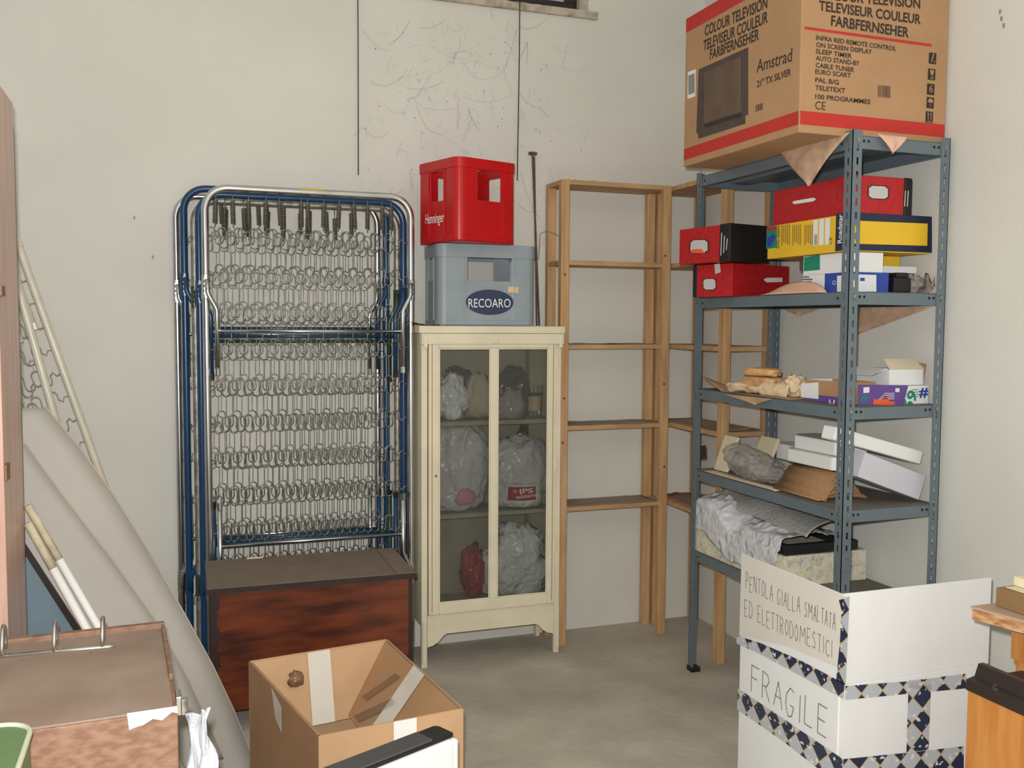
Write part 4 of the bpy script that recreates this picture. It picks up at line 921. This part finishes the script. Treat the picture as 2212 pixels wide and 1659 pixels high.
# ---------------------------------------------------------------- fourth shelf
z4 = SH[3] + .001
en = thing('envelope', 'cream padded envelope leaning at the far end of fourth shelf', 'envelope', (2.07, 3.225, z4), 0)
MB().prism([(0, 0), (.012, 0), (.062, .135), (.05, .14)], 1, 0, .095).build('sleeve', M_offwhite, en, bevel=.003)
decal(en, 0, .030, [(1511, 963), (1525, 962), (1526, 990), (1512, 991)], M_ink, 'printed_block')
e2 = tag(MB().prism([(0, 0), (.014, 0), (.075, .14), (.062, .145)], 1, 0, .115).build('paper_folder', M_offwhite, bevel=.003), 'cream paper folder leaning beside the padded envelope', 'folder'); e2.location = (2.16, 3.10, z4)
tag(MB().grid(lambda u, v: Vector((2.0 + .05 * v, 2.80 + u * .5, z4 + .002 + .004 * noise.noise(Vector((u * 5, v, 3))) ** 2)), 12, 4).build('cream_paper', M_offwhite, smooth=True, solid=.0008), 'cream paper strip lying under the smoky plastic bag', 'paper')
def smoky(seed=31):
    bm = bmesh.new(); bmesh.ops.create_icosphere(bm, subdivisions=5, radius=1)
    for v in bm.verts:
        p = v.co.copy(); u = (p.y + 1) / 2
        d = 1.05 + .18 * nz(p, 1.5, seed) - .28 * abs(nz(p, 2.4, seed + 3)) - .16 * abs(nz(p, 5.2, seed + 5)); q = p * d
        hgt = .085 + .075 * max(0, u - .35) / .65
        v.co = Vector((q.x * .075, q.y * .19, max(0, (max(q.z, -.75 + (q.z + .75) * .1) + .78) / 1.75) * hgt))
    me = bpy.data.meshes.new('smoky'); bm.to_mesh(me); bm.free(); me.materials.append(M_baggrey)
    for f in me.polygons: f.use_smooth = True
    return me
o = link('plastic_bag', smoky()); o.location = (2.085, 3.035, z4 + .004); tag(o, 'smoky see-through plastic bag on the fourth rack shelf', 'bag')
cg = thing('cardboard_roll', 'brown corrugated cardboard loosely folded under the white boxes', 'cardboard', (2.005, 2.555, z4), 0)
for i in range(8):
    hh = .012 + .010 * i
    MB().grid(lambda u, v: Vector((.012 + i * .004 + (.20 - i * .010) * u, .03 + .012 * math.sin(i * 2.1) + .25 * v, .004 + hh * math.sin(math.pi * min(1, u * 1.02)) ** .7 + .002 * math.sin(u * 40 + i))), 24, 2).build('corrugated_layer', M_corr, cg, smooth=True, solid=.004)
def tilted(name, label, near, size, z, tilt, m, group=None, rz=0.0, bevel=.006):
    o = MB().box(0, size[0], 0, size[1], 0, size[2]).build(name, m, bevel=bevel); o.location = (near[0], near[1], z); o.rotation_euler = (tilt[0], tilt[1], rz); return tag(o, label, 'box', group)
def foam(name, label, near, size, z, group):
    a, b, h = size; c = .035
    o = MB().prism([(c, 0), (a - c, 0), (a, c), (a, b - c), (a - c, b), (c, b), (0, b - c), (0, c)], 2, 0, h).build(name, M_whitegl, bevel=.005); o.location = (near[0], near[1], z); return tag(o, label, 'box', group)
gb = 'white boxes on the fourth shelf'
foam('white_box', 'small white foam box beyond the smoky plastic bag', (2.238, 2.93), (.12, .24, .062), z4 + .062, gb)
foam('white_box', 'white foam box resting on the corrugated cardboard under another foam box', (2.09, 2.585), (.14, .31, .046), z4 + .096, gb)
foam('white_box', 'white foam box lying on top of another above the corrugated cardboard', (2.115, 2.60), (.14, .29, .048), z4 + .143, gb)
tilted('white_box', 'long bright white box sloping down across the lavender one', (1.992, 2.485), (.365, .07, .045), z4 + .219, (0, .262), M_whitegl, gb)
tilted('lavender_box', 'pale lavender carton tilted on its edge near the wall', (2.083, 2.478), (.268, .095, .083), z4 + .098, (0, .345), M_lav, gb, bevel=.002)

# ---------------------------------------------------------------- fifth shelf
z5 = SH[4] + .001
fb5 = carton_root('patterned_box', 'shallow box in marbled flower paper under the plastic sheet', 'box', (2.002, 2.745), (.355, .60, .110), 0, z5, M_floral, None, .002)
bf = thing('picture_frame', 'empty black frame lying on the marbled flower box', 'frame', (2.012, 2.752, z5 + .1115), 0)
FWd, FDp = .31, .26
MB().box(0, FWd, 0, .025, 0, .035).build('frame_bar', M_blackplastic, bf, bevel=.002); MB().box(0, FWd, FDp - .025, FDp, 0, .035).build('frame_bar', M_blackplastic, bf, bevel=.002); MB().box(0, .025, .025, FDp - .025, 0, .035).build('frame_bar', M_blackplastic, bf, bevel=.002); MB().box(FWd - .025, FWd, .025, FDp - .025, 0, .035).build('frame_bar', M_blackplastic, bf, bevel=.002)
def sheetf(u, v):
    y = 2.775 + u * .54; ztop = z5 + .116
    far = max(0, (u - .55) / .45); hump = .10 * math.sin(min(1, far * 1.1) * math.pi * .60)
    cr = .014 * abs(noise.noise(Vector((u * 5, v * 5, 7)))) + .008 * abs(noise.noise(Vector((u * 12, v * 11, 2))))
    if v < .25:
        t = v / .25; x = 1.9935 + .004 * t; drop = (.03 + .075 * math.sin(math.pi * min(1, u * 1.15)) ** .7 * (1 - .55 * far) + .012 * noise.noise(Vector((u * 6, 1, 1)))) * (1 - t)
        return Vector((x - .006 * hump / .09 - .004 * abs(noise.noise(Vector((u * 14, t * 2, 5)))), y, max(z5 + .004, ztop + .006 + hump * t - drop)))
    t = (v - .25) / .75
    low = z5 + .153 if y < 3.03 and t > .04 else 0
    return Vector((1.9975 + t * .27, y, max(low, ztop + .006 + .03 * math.sin(math.pi * u) * min(1, t * 2.5)) + hump * (1 - .35 * t) + cr * min(1, t * 5) * 2.0 + .02 * math.sin(t * math.pi)))
tag(MB().grid(sheetf, 80, 48).build('plastic_sheet', M_sheet, smooth=True, solid=.0008), 'crumpled white plastic sheeting heaped over the marbled box', 'plastic sheet')
def bubf(u, v):
    y = 2.70 + u * .58; a = v * 1.75
    r_ = .10 + .02 * noise.noise(Vector((u * 3, v * 2, 14)))
    x = 2.17 - r_ * 1.1 * math.cos(a) + .05 * v; z = z5 + .185 + .02 * u + r_ * math.sin(a) * (.55 + .32 * u)
    return Vector((x, y, min(z, SH[3] - .046)))
tag(MB().grid(bubf, 50, 24).build('bubble_wrap', M_bubble, smooth=True, solid=.0025), 'grey bubble wrap curving above the white plastic sheeting', 'bubble wrap')

# ================================================================ white carton with printed tape
wc = thing('white_carton', 'tall white carton with raised flaps and patterned tape before the rack', 'carton', (1.60, 1.95, 0), 0)
hb = hit(wc, 0, 0, (1824, 1487)).z; ht = hit(wc, 0, 0, (1835, 1290)).z
WW, WD = hit(wc, 1, 0, (2141, 1270)).x, hit(wc, 0, 0, (1600, 1300)).y
WD = min(WD, 2.434 - 1.95)
MB().box(0, WW, 0, WD, 0, hb).build('carton', M_white, wc, bevel=.003)
MB().box(0, .004, .004, WD, hb + .0005, ht).build('raised_flap', M_white, wc); MB().box(0, WW, 0, .0035, hb + .0005, ht).build('raised_flap', M_white, wc)
def tape(axis, pxs, nm='patterned_tape'): return decal(wc, axis, 0, pxs, M_ptape, nm, eps=.0012, uvaxis=1 if axis == 0 else 0)
tape(0, [(1591, 1373), (1640, 1388), (1730, 1427), (1824, 1477), (1822, 1510), (1720, 1455), (1640, 1412), (1591, 1390)])
tape(0, [(1594, 1487), (1700, 1558), (1821, 1640), (1818, 1700), (1690, 1600), (1592, 1532)])
tape(0, [(1803, 1296), (1835, 1288), (1826, 1480), (1806, 1470), (1814, 1390), (1818, 1320), (1783, 1300)])
tape(1, [(1826, 1482), (1960, 1472), (2087, 1455), (2087, 1487), (1960, 1499), (1826, 1512)])
tape(1, [(1822, 1640), (1960, 1626), (2082, 1612), (2082, 1668), (1822, 1700)])
tape(1, [(1963, 1470), (2012, 1466), (2006, 1620), (1958, 1625)])
nt_ = decal(wc, 0, 0, [(1602, 1193), (1661, 1222), (1832, 1291), (1812, 1296), (1818, 1320), (1808, 1440), (1700, 1395), (1597, 1372)], M_note, 'card_note', eps=.0022)
def hand_line(words, a, b, hpx, seed, wdt, off):
    tot = sum(len(w_) + .8 for w_ in words) - .8; x = 0
    for i, w_ in enumerate(words):
        f = lambda q: (a[0] + (b[0] - a[0]) * q / tot, a[1] + (b[1] - a[1]) * q / tot)
        handwriting(wc, 0, off, w_, f(x), f(x + len(w_)), hpx, M_noteink, seed=seed + i, wdt=wdt, eps=.0016)['kind'] = 'stuff'; x += len(w_) + .8
hand_line(['PENTOLA', 'GIALLA', 'SMALTATA'], (1610, 1272), (1806, 1362), 34, 2, .0017, -.0012)
hand_line(['ED', 'ELETTRODOMESTICI'], (1607, 1330), (1800, 1422), 34, 5, .0017, -.0012)
hand_line(['FRAGILE'], (1620, 1490), (1792, 1602), 58, 3, .0024, 0)

# ================================================================ furniture at the right edge
tt = thing('side_table', 'table with a dusty chipped brown top by the right wall', 'table', (0, 0, 0)); c = PZ(2096, 1309, .75); tt.location = (c.x, 0, 0)
TX1 = WX - .01 - c.x; ty = c.y
ed = [(0, ty), (TX1, ty), (TX1, .9), (.14, .9), (.12, 1.2), (.075, 1.4), (.03, 1.6)]
MB().prism(ed, 2, .745, .75).build('top_veneer', M_tabletop, tt); MB().prism([(x + (.004 if i in (0, 4, 5, 6) else 0), y - (.003 if i < 2 else 0)) for i, (x, y) in enumerate(ed)], 2, .718, .7445).build('top_edge', M_tableedge, tt)
dx = PY(2183, 1400, ty - .03).x - c.x
MB().box(dx, TX1 - .01, .95, ty - .03, .62, .7175).build('drawer_case', M_orangewood, tt, bevel=.002)
for xx, yy in ((dx + .012, ty - .075), (TX1 - .06, ty - .075), (dx + .03, .96), (TX1 - .06, .96)): MB().box(xx, xx + .04, yy, yy + .04, 0, .6195).build('leg', M_orangewood, tt, bevel=.002)
oc = thing('olive_box', 'olive brown box with a pale top on the dusty table', 'box', (0, 0, 0)); q = PZ(2150, 1308, .751); oc.location = (q.x, q.y, .751)
MB().box(0, .3, -.34, 0, 0, .045).build('carton', M_olive, oc, bevel=.002); MB().box(.018, .28, -.32, -.012, .0455, .047).build('pale_lid', M_offwhite, oc)
tag(place(MB().box(0, .2, -.25, 0, 0, .022).build('book', M_offwhite, bevel=.002), (q.x + .045, q.y - .008, .799)), 'cream book lying on top of the olive box', 'book')
oc2 = thing('veneer_cabinet', 'low orange veneer cabinet with a dark grip rail along its top', 'cabinet', (0, 0, 0)); q = PZ(2090, 1452, .655); oc2.location = (q.x, q.y, 0)
CX1 = .16
MB().box(0, CX1, -.7, -.002, 0, .615).build('cabinet_body', M_orangewood, oc2, bevel=.002)
rl = MB().prism([(-.004, .616), (CX1, .616), (CX1, .64), (.045, .64), (.045, .672), (.03, .672), (.02, .645), (-.004, .64)], 1, -.7, 0).build('grip_rail', M_blackrail, oc2, bevel=.001)
text_px(oc2, 0, -.004, 'G', (2145, 1489), (2153, 1493), 12, M_steel, parent=rl, bold=.0, eps=.001)

# ================================================================ open cardboard box and heater at the front
zt_ = .40
nb = PZ(688, 1590, zt_); lb = PZ(537, 1428, zt_); rb = PZ(1001, 1530, zt_); fbk = PZ(836, 1380, zt_)
cbx = thing('cardboard_box', 'open brown cardboard box with torn tape before the wooden chest', 'box', (nb.x, nb.y, 0), 0)
o3 = Vector((nb.x, nb.y, 0))
def wallq(a, b, nm, m, tk=.004, z0=0.0, z1=zt_, par=cbx):
    a = Vector((a.x, a.y, 0)) - o3; b = Vector((b.x, b.y, 0)) - o3; d = (b - a).normalized(); n_ = Vector((-d.y, d.x, 0)) * tk
    vs = [a, b, b + n_, a + n_]; mb = MB(); mb.add([v + Vector((0, 0, z0)) for v in vs] + [v + Vector((0, 0, z1)) for v in vs], [(0, 1, 2, 3), (4, 5, 6, 7), (0, 1, 5, 4), (1, 2, 6, 5), (2, 3, 7, 6), (3, 0, 4, 7)]); return mb.build(nm, m, par)
wallq(nb, rb, 'front_side', M_card2); wallq(rb, fbk, 'right_side', M_card2); wallq(fbk, lb, 'rear_side', M_card2); wallq(lb, nb, 'left_side', M_card3)
q4 = [Vector((p.x, p.y, .006)) - o3 for p in (nb, rb, fbk, lb)]
MB().add([q4[0].lerp(q4[2], .01), q4[1].lerp(q4[3], .01), q4[2].lerp(q4[0], .01), q4[3].lerp(q4[1], .01)], [(0, 1, 2, 3)]).build('box_bottom', M_card2, cbx, solid=.004)
def flap(a, b, dep, drop, nm, m, inset=.01):
    """flap folded inwards along rim a-b"""
    a = Vector((a.x, a.y, zt_)) - o3; b = Vector((b.x, b.y, zt_)) - o3; d = (b - a).normalized(); n_ = Vector((-d.y, d.x, 0))
    a += n_ * .008 - Vector((0, 0, .003)); b += n_ * .008 - Vector((0, 0, .003))
    return MB().add([a + d * inset, b - d * inset, b - d * (inset + .015) + n_ * dep - Vector((0, 0, drop)), a + d * (inset + .015) + n_ * dep - Vector((0, 0, drop))], [(0, 1, 2, 3)]).build(nm, m, cbx, solid=.004)
f1 = flap(fbk, lb, .05, .21, 'inner_flap', M_card2); f2 = flap(rb, fbk, .14, .20, 'inner_flap', M_card); f3 = flap(lb, nb, .05, .16, 'inner_flap', M_card3); f4 = flap(nb, rb, .02, .14, 'inner_flap', M_card2)
def strip_on(a, b, w_, m, nm, par=cbx, up=.002):
    a = a - o3; b = b - o3; d = (b - a).normalized(); s = d.cross(FW).normalized() * w_ / 2
    return MB().add([a - s, b - s, b + s, a + s], [(0, 1, 2, 3)]).build(nm, m, par, solid=.0006)
# tape on the rear inner flap and the right inner flap
def flp(a, b, dep, drop, u, v, lift=.006):
    a = Vector((a.x, a.y, zt_)); b = Vector((b.x, b.y, zt_)); d = (b - a).normalized(); n_ = Vector((-d.y, d.x, 0)); base = a.lerp(b, u) + n_ * .008 - Vector((0, 0, .003))
    nn = (d.cross(n_ * dep - Vector((0, 0, drop)))).normalized()
    if nn.dot(CAM - base) < 0: nn = -nn
    return base + (n_ * dep - Vector((0, 0, drop))) * v + nn * lift
def ftape(a, b, dep, drop, u0, u1, v0, v1, m, nm, sk=0.0):
    vs = [flp(a, b, dep, drop, u0, v0), flp(a, b, dep, drop, u1, v0), flp(a, b, dep, drop, u1 + sk, v1), flp(a, b, dep, drop, u0 + sk, v1)]
    return MB().add([v - o3 for v in vs], [(0, 1, 2, 3)]).build(nm, m, cbx, solid=.0006)
ftape(fbk, lb, .05, .21, .44, .60, -.01, 1.0, M_tape, 'clear_tape'); ftape(rb, fbk, .14, .20, .42, .56, -.02, 1.0, M_tape, 'clear_tape', .05)
ftape(rb, fbk, .14, .20, .50, .58, .45, .95, M_browntape, 'brown_tape', .25); ftape(rb, fbk, .14, .20, .62, .68, .2, .7, M_browntape, 'brown_tape', .18)
a = nb.lerp(rb, .50); b = nb.lerp(rb, .66); dd = (rb - nb).normalized(); nn = Vector((dd.y, -dd.x, 0)) * .0015
MB().add([v + nn - o3 for v in (a, b, b - Vector((0, 0, .15)), a - Vector((0, 0, .15)))], [(0, 1, 2, 3)]).build('white_tape', M_whitegl, cbx, solid=.0006)
a = lb.lerp(nb, .38); b = lb.lerp(nb, .52); dd = (nb - lb).normalized(); nn = Vector((dd.y, -dd.x, 0)) * .0015
MB().add([v + nn - o3 for v in (a - Vector((0, 0, .004)), b - Vector((0, 0, .03)), b - Vector((0, 0, .10)), a.lerp(b, .4) - Vector((0, 0, .08)))], [(0, 1, 2, 3)]).build('torn_tape', M_tape, cbx, solid=.0006)
sc = link('crumpled_tape', blob_mesh('crumpled_tape', (.05, .04, .05), M_browntape, 41, sub=3, amp=.5, crease=.3), cbx); v = flp(fbk, lb, .05, .21, .70, .42, .01) - o3; sc.location = v
# heater
hz = .455
h0 = PZ(968, 1578, hz); h1 = PZ(770, 1656, hz); hd = Vector((h1.x - h0.x, h1.y - h0.y, 0)).normalized(); ang = math.atan2(hd.y, hd.x)
ht_ = thing('convector_heater', 'white convector heater with a black louvred top before the cardboard box', 'heater', (h0.x, h0.y, 0), ang)
HL, HWd = .62, .085
prof = [(-HWd / 2, .02), (HWd / 2, .02), (HWd / 2, hz - .012), (HWd / 2 - .008, hz - .004), (-HWd / 2 + .008, hz - .004), (-HWd / 2, hz - .012)]
MB().prism(prof, 0, .02, HL).build('casing', M_whitegl, ht_, bevel=.004)
ends = []
MB().box(.0, .0195, -HWd / 2 + .002, HWd / 2 - .002, .02, hz - .006).build('end_cap', M_whitegl, ht_, bevel=.008)
MB().prism([(.004, -HWd / 2 + .014), (.012, -HWd / 2 + .004), (HL - .02, -HWd / 2 + .004), (HL - .02, HWd / 2 - .012), (.012, HWd / 2 - .012), (.004, HWd / 2 - .02)], 2, hz - .0038, hz + .004).build('top_grille', M_blackplastic, ht_, bevel=.002)
for i in range(7): MB().box(.07, HL - .04, -HWd / 2 + .012 + i * .0085, -HWd / 2 + .0165 + i * .0085, hz + .0041, hz + .009).build('louvre', M_insul, ht_)
for x in (.08, HL - .1): MB().box(x, x + .03, -.09, .09, 0, .0195).build('foot', M_blackplastic, ht_)

# ================================================================ left foreground
BKY0, BKY1 = 2.53, 2.835
bkx = PY(38, 600, BKY1).x
bk = thing('bookcase', 'tall pinkish brown veneered bookcase standing at the left edge', 'bookcase', (bkx, BKY0, 0)); bh = PX(20, 212, bkx).z
bdep = BKY1 - BKY0
MB().box(-.02, 0, 0, bdep, 0, bh).build('side_panel', M_mahog, bk, bevel=.002); MB().box(-.82, -.80, 0, bdep, 0, bh).build('side_panel', M_mahog, bk, bevel=.002)
MB().box(-.80, -.02, bdep + .0005, bdep + .0105, 0, bh - .06).build('back_panel', M_blackrail, bk)
MB().box(-.02, .0, bdep + .0005, bdep + .0105, 0, bh - .06).build('shadow_strip', M_blackrail, bk)  # dark strip painted in for the shadow along the bookcase side
for z in (.06, .42, .80, 1.18, 1.56, bh - .03): MB().box(-.7995, -.0205, .005, bdep - .001, z, z + .02).build('shelf', M_mahog, bk)
for z0, z1 in ((bh - .045, bh - .005), (PX(5, 640, bkx).z, PX(5, 618, bkx).z), (PX(5, 1045, bkx).z, PX(5, 1008, bkx).z)): MB().box(.0005, .006, .002, .055, z0, z1).build('hinge_plate', M_fibre, bk, bevel=.001)
# grey hardboard sheets leaning left
HV = Vector((-.92, -.39, 0)).normalized()
e1 = [PY(x, y, 3.05) for x, y in ((98, 880), (170, 966), (245, 1070), (320, 1190), (400, 1330), (460, 1440), (505, 1535), (535, 1612), (556, 1664))]
for q in e1: q.z = max(q.z, .002)
def spline(pts, t):
    f = t * (len(pts) - 1); i = min(int(f), len(pts) - 2); return pts[i].lerp(pts[i + 1], f - i)
def on_sheet(px):
    best = None; d = ray(*px).normalized()
    for k in range(401):
        e = spline(e1, k / 400); n_ = HV.cross(d); w0 = e - CAM     # closest approach of the line e + w HV to the ray
        dist = abs(w0.dot(n_)) / n_.length
        bq = HV.dot(d); wv = (bq * d.dot(w0) - HV.dot(w0)) / (1 - bq * bq)
        if best is None or dist < best[0]: best = (dist, k / 400, wv)
    return best[1:]
def ruled(name, edge, w0s, w1, lift, label):
    n = len(edge); top = []; 
    mb = MB().grid(lambda u, v: spline(edge, u) + HV * (w0s(u) + (w1 - w0s(u)) * v) + Vector((.5, -.6, .45)).normalized() * lift, 40, 8)
    for i, q in enumerate(mb.v): mb.v[i] = (q[0], q[1], max(q[2], .003))
    o = mb.build(name, M_board, smooth=True, solid=.004, fix=True)
    ed = MB().tube([spline(edge, k / 40) + HV * w0s(k / 40) + Vector((.5, -.6, .45)).normalized() * lift + Vector((0, 0, .004)) for k in range(41)], .0022, 4).build('raw_edge', M_boardedge, o)
    return tag(o, label, 'board', 'grey hardboard sheets')
ruled('hardboard_sheet', e1, lambda u: 0.0, .44, 0, 'large grey hardboard sheet leaning left, undermost of two')
sw = [on_sheet(p_) for p_ in ((52, 962), (100, 1030), (145, 1090), (240, 1212), (330, 1340), (400, 1462), (450, 1570), (480, 1640))]
print('SW', sw)
e2_ = [spline(e1, a_) + HV * b_ for a_, b_ in sw]
ruled('hardboard_sheet', e2_, lambda u: 0.0, .30, .007, 'grey hardboard sheet lying upon a larger one, pale raw edge')
# white profiles
def rodpx(a, b, Y, r, label, worn):
    p0 = PY(a[0], a[1], Y); p1 = PY(b[0], b[1], Y); d = (p1 - p0); d.normalize(); base = p0 + d * ((p0.z - .004) / -d.z)
    t = thing('white_tube', label, 'tube', (base.x, Y, 0), 0, 'white tubes leaning beside hardboard'); o = Vector((base.x, Y, 0))
    wp = p0 + d * worn
    MB().tube([wp - o, base - o], r, 10).build('tube', M_whitegl, t, smooth=True); MB().tube([p0 - o, wp - o], r * .99, 10).build('worn_end', mat('yellowed_worn_tube', (196, 184, 158), .6, var=.15, vscale=30), t, smooth=True)
    return t
rodpx((60, 1092), (214, 1357), 2.838, .011, 'white tube with a yellowed end leaning along the hardboard sheets', .17)
rodpx((60, 1130), (186, 1357), 2.806, .011, 'white tube with a yellowed end leaning on the blue-grey panel', .14)
# blue grey panel
a = PY(50, 1166, 2.862); b = PY(178, 1362, 2.862); d = (b - a).normalized(); ba = a + d * ((a.z - .001) / -d.z)
pn = thing('blue_panel', 'blue-grey panel with a black edge leaning under the white tubes', 'panel', (ba.x, 2.857, 0))
def rel(q): return (q[0] - ba.x, q[1])
wv = Vector((d.x, d.z)); sd = Vector((wv.y, -wv.x)); sd = -sd if sd.x > 0 else sd
A2, B2 = Vector((a.x, a.z)), Vector((ba.x, ba.z))
k_ = sd * .014
MB().prism([rel(A2), rel(B2), rel(B2 + Vector((k_.x / 1.0 - .012, 0))), rel(A2 + k_)], 1, -.006, .006).build('black_edge', M_blackrail, pn)
MB().prism([rel(A2 + k_), rel(B2 + Vector((k_.x - .012, 0))), rel((-.62, .001)), rel((-.62, a.z - .10)), rel(A2 + k_ - Vector((.05, .0)))], 1, -.005, .005).build('panel_face', M_bluepanel, pn)
og = tag(MB().prism([(-.45, .001), (-.10, .001), (-.36, .42), (-.45, .45)], 1, 2.8465, 2.8505).build('orange_board', M_orangewood), 'small orange board before the blue-grey panel by the bookcase', 'board')
# fibreboard case
FZ = .70
fr_ = PZ(384, 1529, FZ); br_ = PZ(355, 1351, FZ); rzc = math.atan2(fr_.x - br_.x, br_.y - fr_.y)
fc = thing('fibreboard_case', 'brown fibreboard case with a dusty lid and metal latch', 'case', (fr_.x, fr_.y, 0), rzc); FD = (Vector((br_.x, br_.y)) - Vector((fr_.x, fr_.y))).length; FWW = .55
MB().box(-FWW, 0, 0, FD, 0, FZ - .004).build('case_body', M_fibre, fc, bevel=.003)
MB().box(-FWW + .008, -.008, .004, FD - .02, FZ - .0038, FZ).build('dusty_top', M_fibretop, fc)
MB().box(-FWW, 0, FD - .0195, FD, FZ - .0038, FZ + .012).build('rear_rim', M_fibre, fc, bevel=.002); MB().box(-.0078, 0, .16, FD - .0198, FZ - .0038, FZ + .010).build('side_rim', M_fibre, fc, bevel=.002)
decal(fc, 1, 0, [(274, 1541), (383, 1525), (384, 1541), (372, 1538), (350, 1556), (330, 1553), (310, 1566), (296, 1570), (279, 1577)], mat('torn_white_label', (214, 216, 222), .7, rgb2=(150, 154, 166), vscale=90, stretch=(1, 1, 5), contrast=(.3, .5)), 'torn_label')
lt = MB().box(.0005, .012, .085, .13, FZ - .05, FZ - .012).build('latch_plate', M_steel, fc, bevel=.002); MB().box(.0125, .024, .09, .10, FZ - .045, FZ - .02).build('latch_hook', M_steel, lt); MB().box(.0125, .02, .112, .125, FZ - .06, FZ - .03).build('latch_hook', M_steel, lt)
# ring mechanism
rm = thing('ring_mechanism', 'steel binder ring bar lying on the dusty case lid', 'ring binder', (0, 0, 0)); a = PZ(0, 1419, FZ + .002); b = PZ(250, 1396, FZ + .002); rm.location = (a.x, a.y, FZ + .0015); o3r = Vector(rm.location); a -= o3r; b -= o3r
dirv = (b - a).normalized(); a2 = a - dirv * .06
MB().tube([a2, b - dirv * .012, b], [.0055, .0055, .001], 8).build('bar', M_steel, rm, smooth=True)
for px_, py_ in ((4, 1419), (117, 1409), (221, 1399)):
    c = PZ(px_, py_, FZ + .002) - o3r
    pts = [c + Vector((0, .026 + .026 * math.cos(i / 14 * math.pi * 1.15 + 3.14), .002 + .056 * math.sin(i / 14 * math.pi * 1.0))) for i in range(15)]
    MB().tube(pts, .0042, 8).build('ring', M_steel, rm, smooth=True)
# green case
g0 = PZ(50, 1560, .705); g0.y = 1.79; GZ = .728; gc = thing('green_case', 'green vinyl case with rounded corners and pale piping', 'case', (g0.x, g0.y, 0), 0)
def rr(x0, x1, y0, y1, r): return [(q.x, q.y) for q in fillet([(x0, y0, 0), (x1, y0, 0), (x1, y1, 0), (x0, y1, 0)], r, 6, True)]
rg = rr(-.42, .025, -.36, 0.0, .05)
MB().prism(rg, 2, .0, GZ).build('case_shell', M_greensuit, gc, bevel=.008)
MB().tube([(x, y, GZ) for x, y in rg], .005, 6, True).build('piping', M_piping, gc, smooth=True)
# crumpled white paper beside the case
def crf(u, v):
    z = .0 + v * .665; x = fr_.x + .02 + u * .075 * (1 - .45 * v) + .022 * noise.noise(Vector((u * 3, v * 9, 1))); y = 1.885 + .03 * u + .035 * noise.noise(Vector((u * 4, v * 8, 5)))
    return Vector((x, y, z + .02 * noise.noise(Vector((u * 5, v * 5, 9))) * v))
tag(MB().grid(crf, 14, 50).build('crumpled_paper', mat('white_crumpled_paper', (205, 208, 214), .5, bump=.5, bscale=40), smooth=False, solid=.0008), 'crumpled white paper strip standing beside the fibreboard case', 'paper')
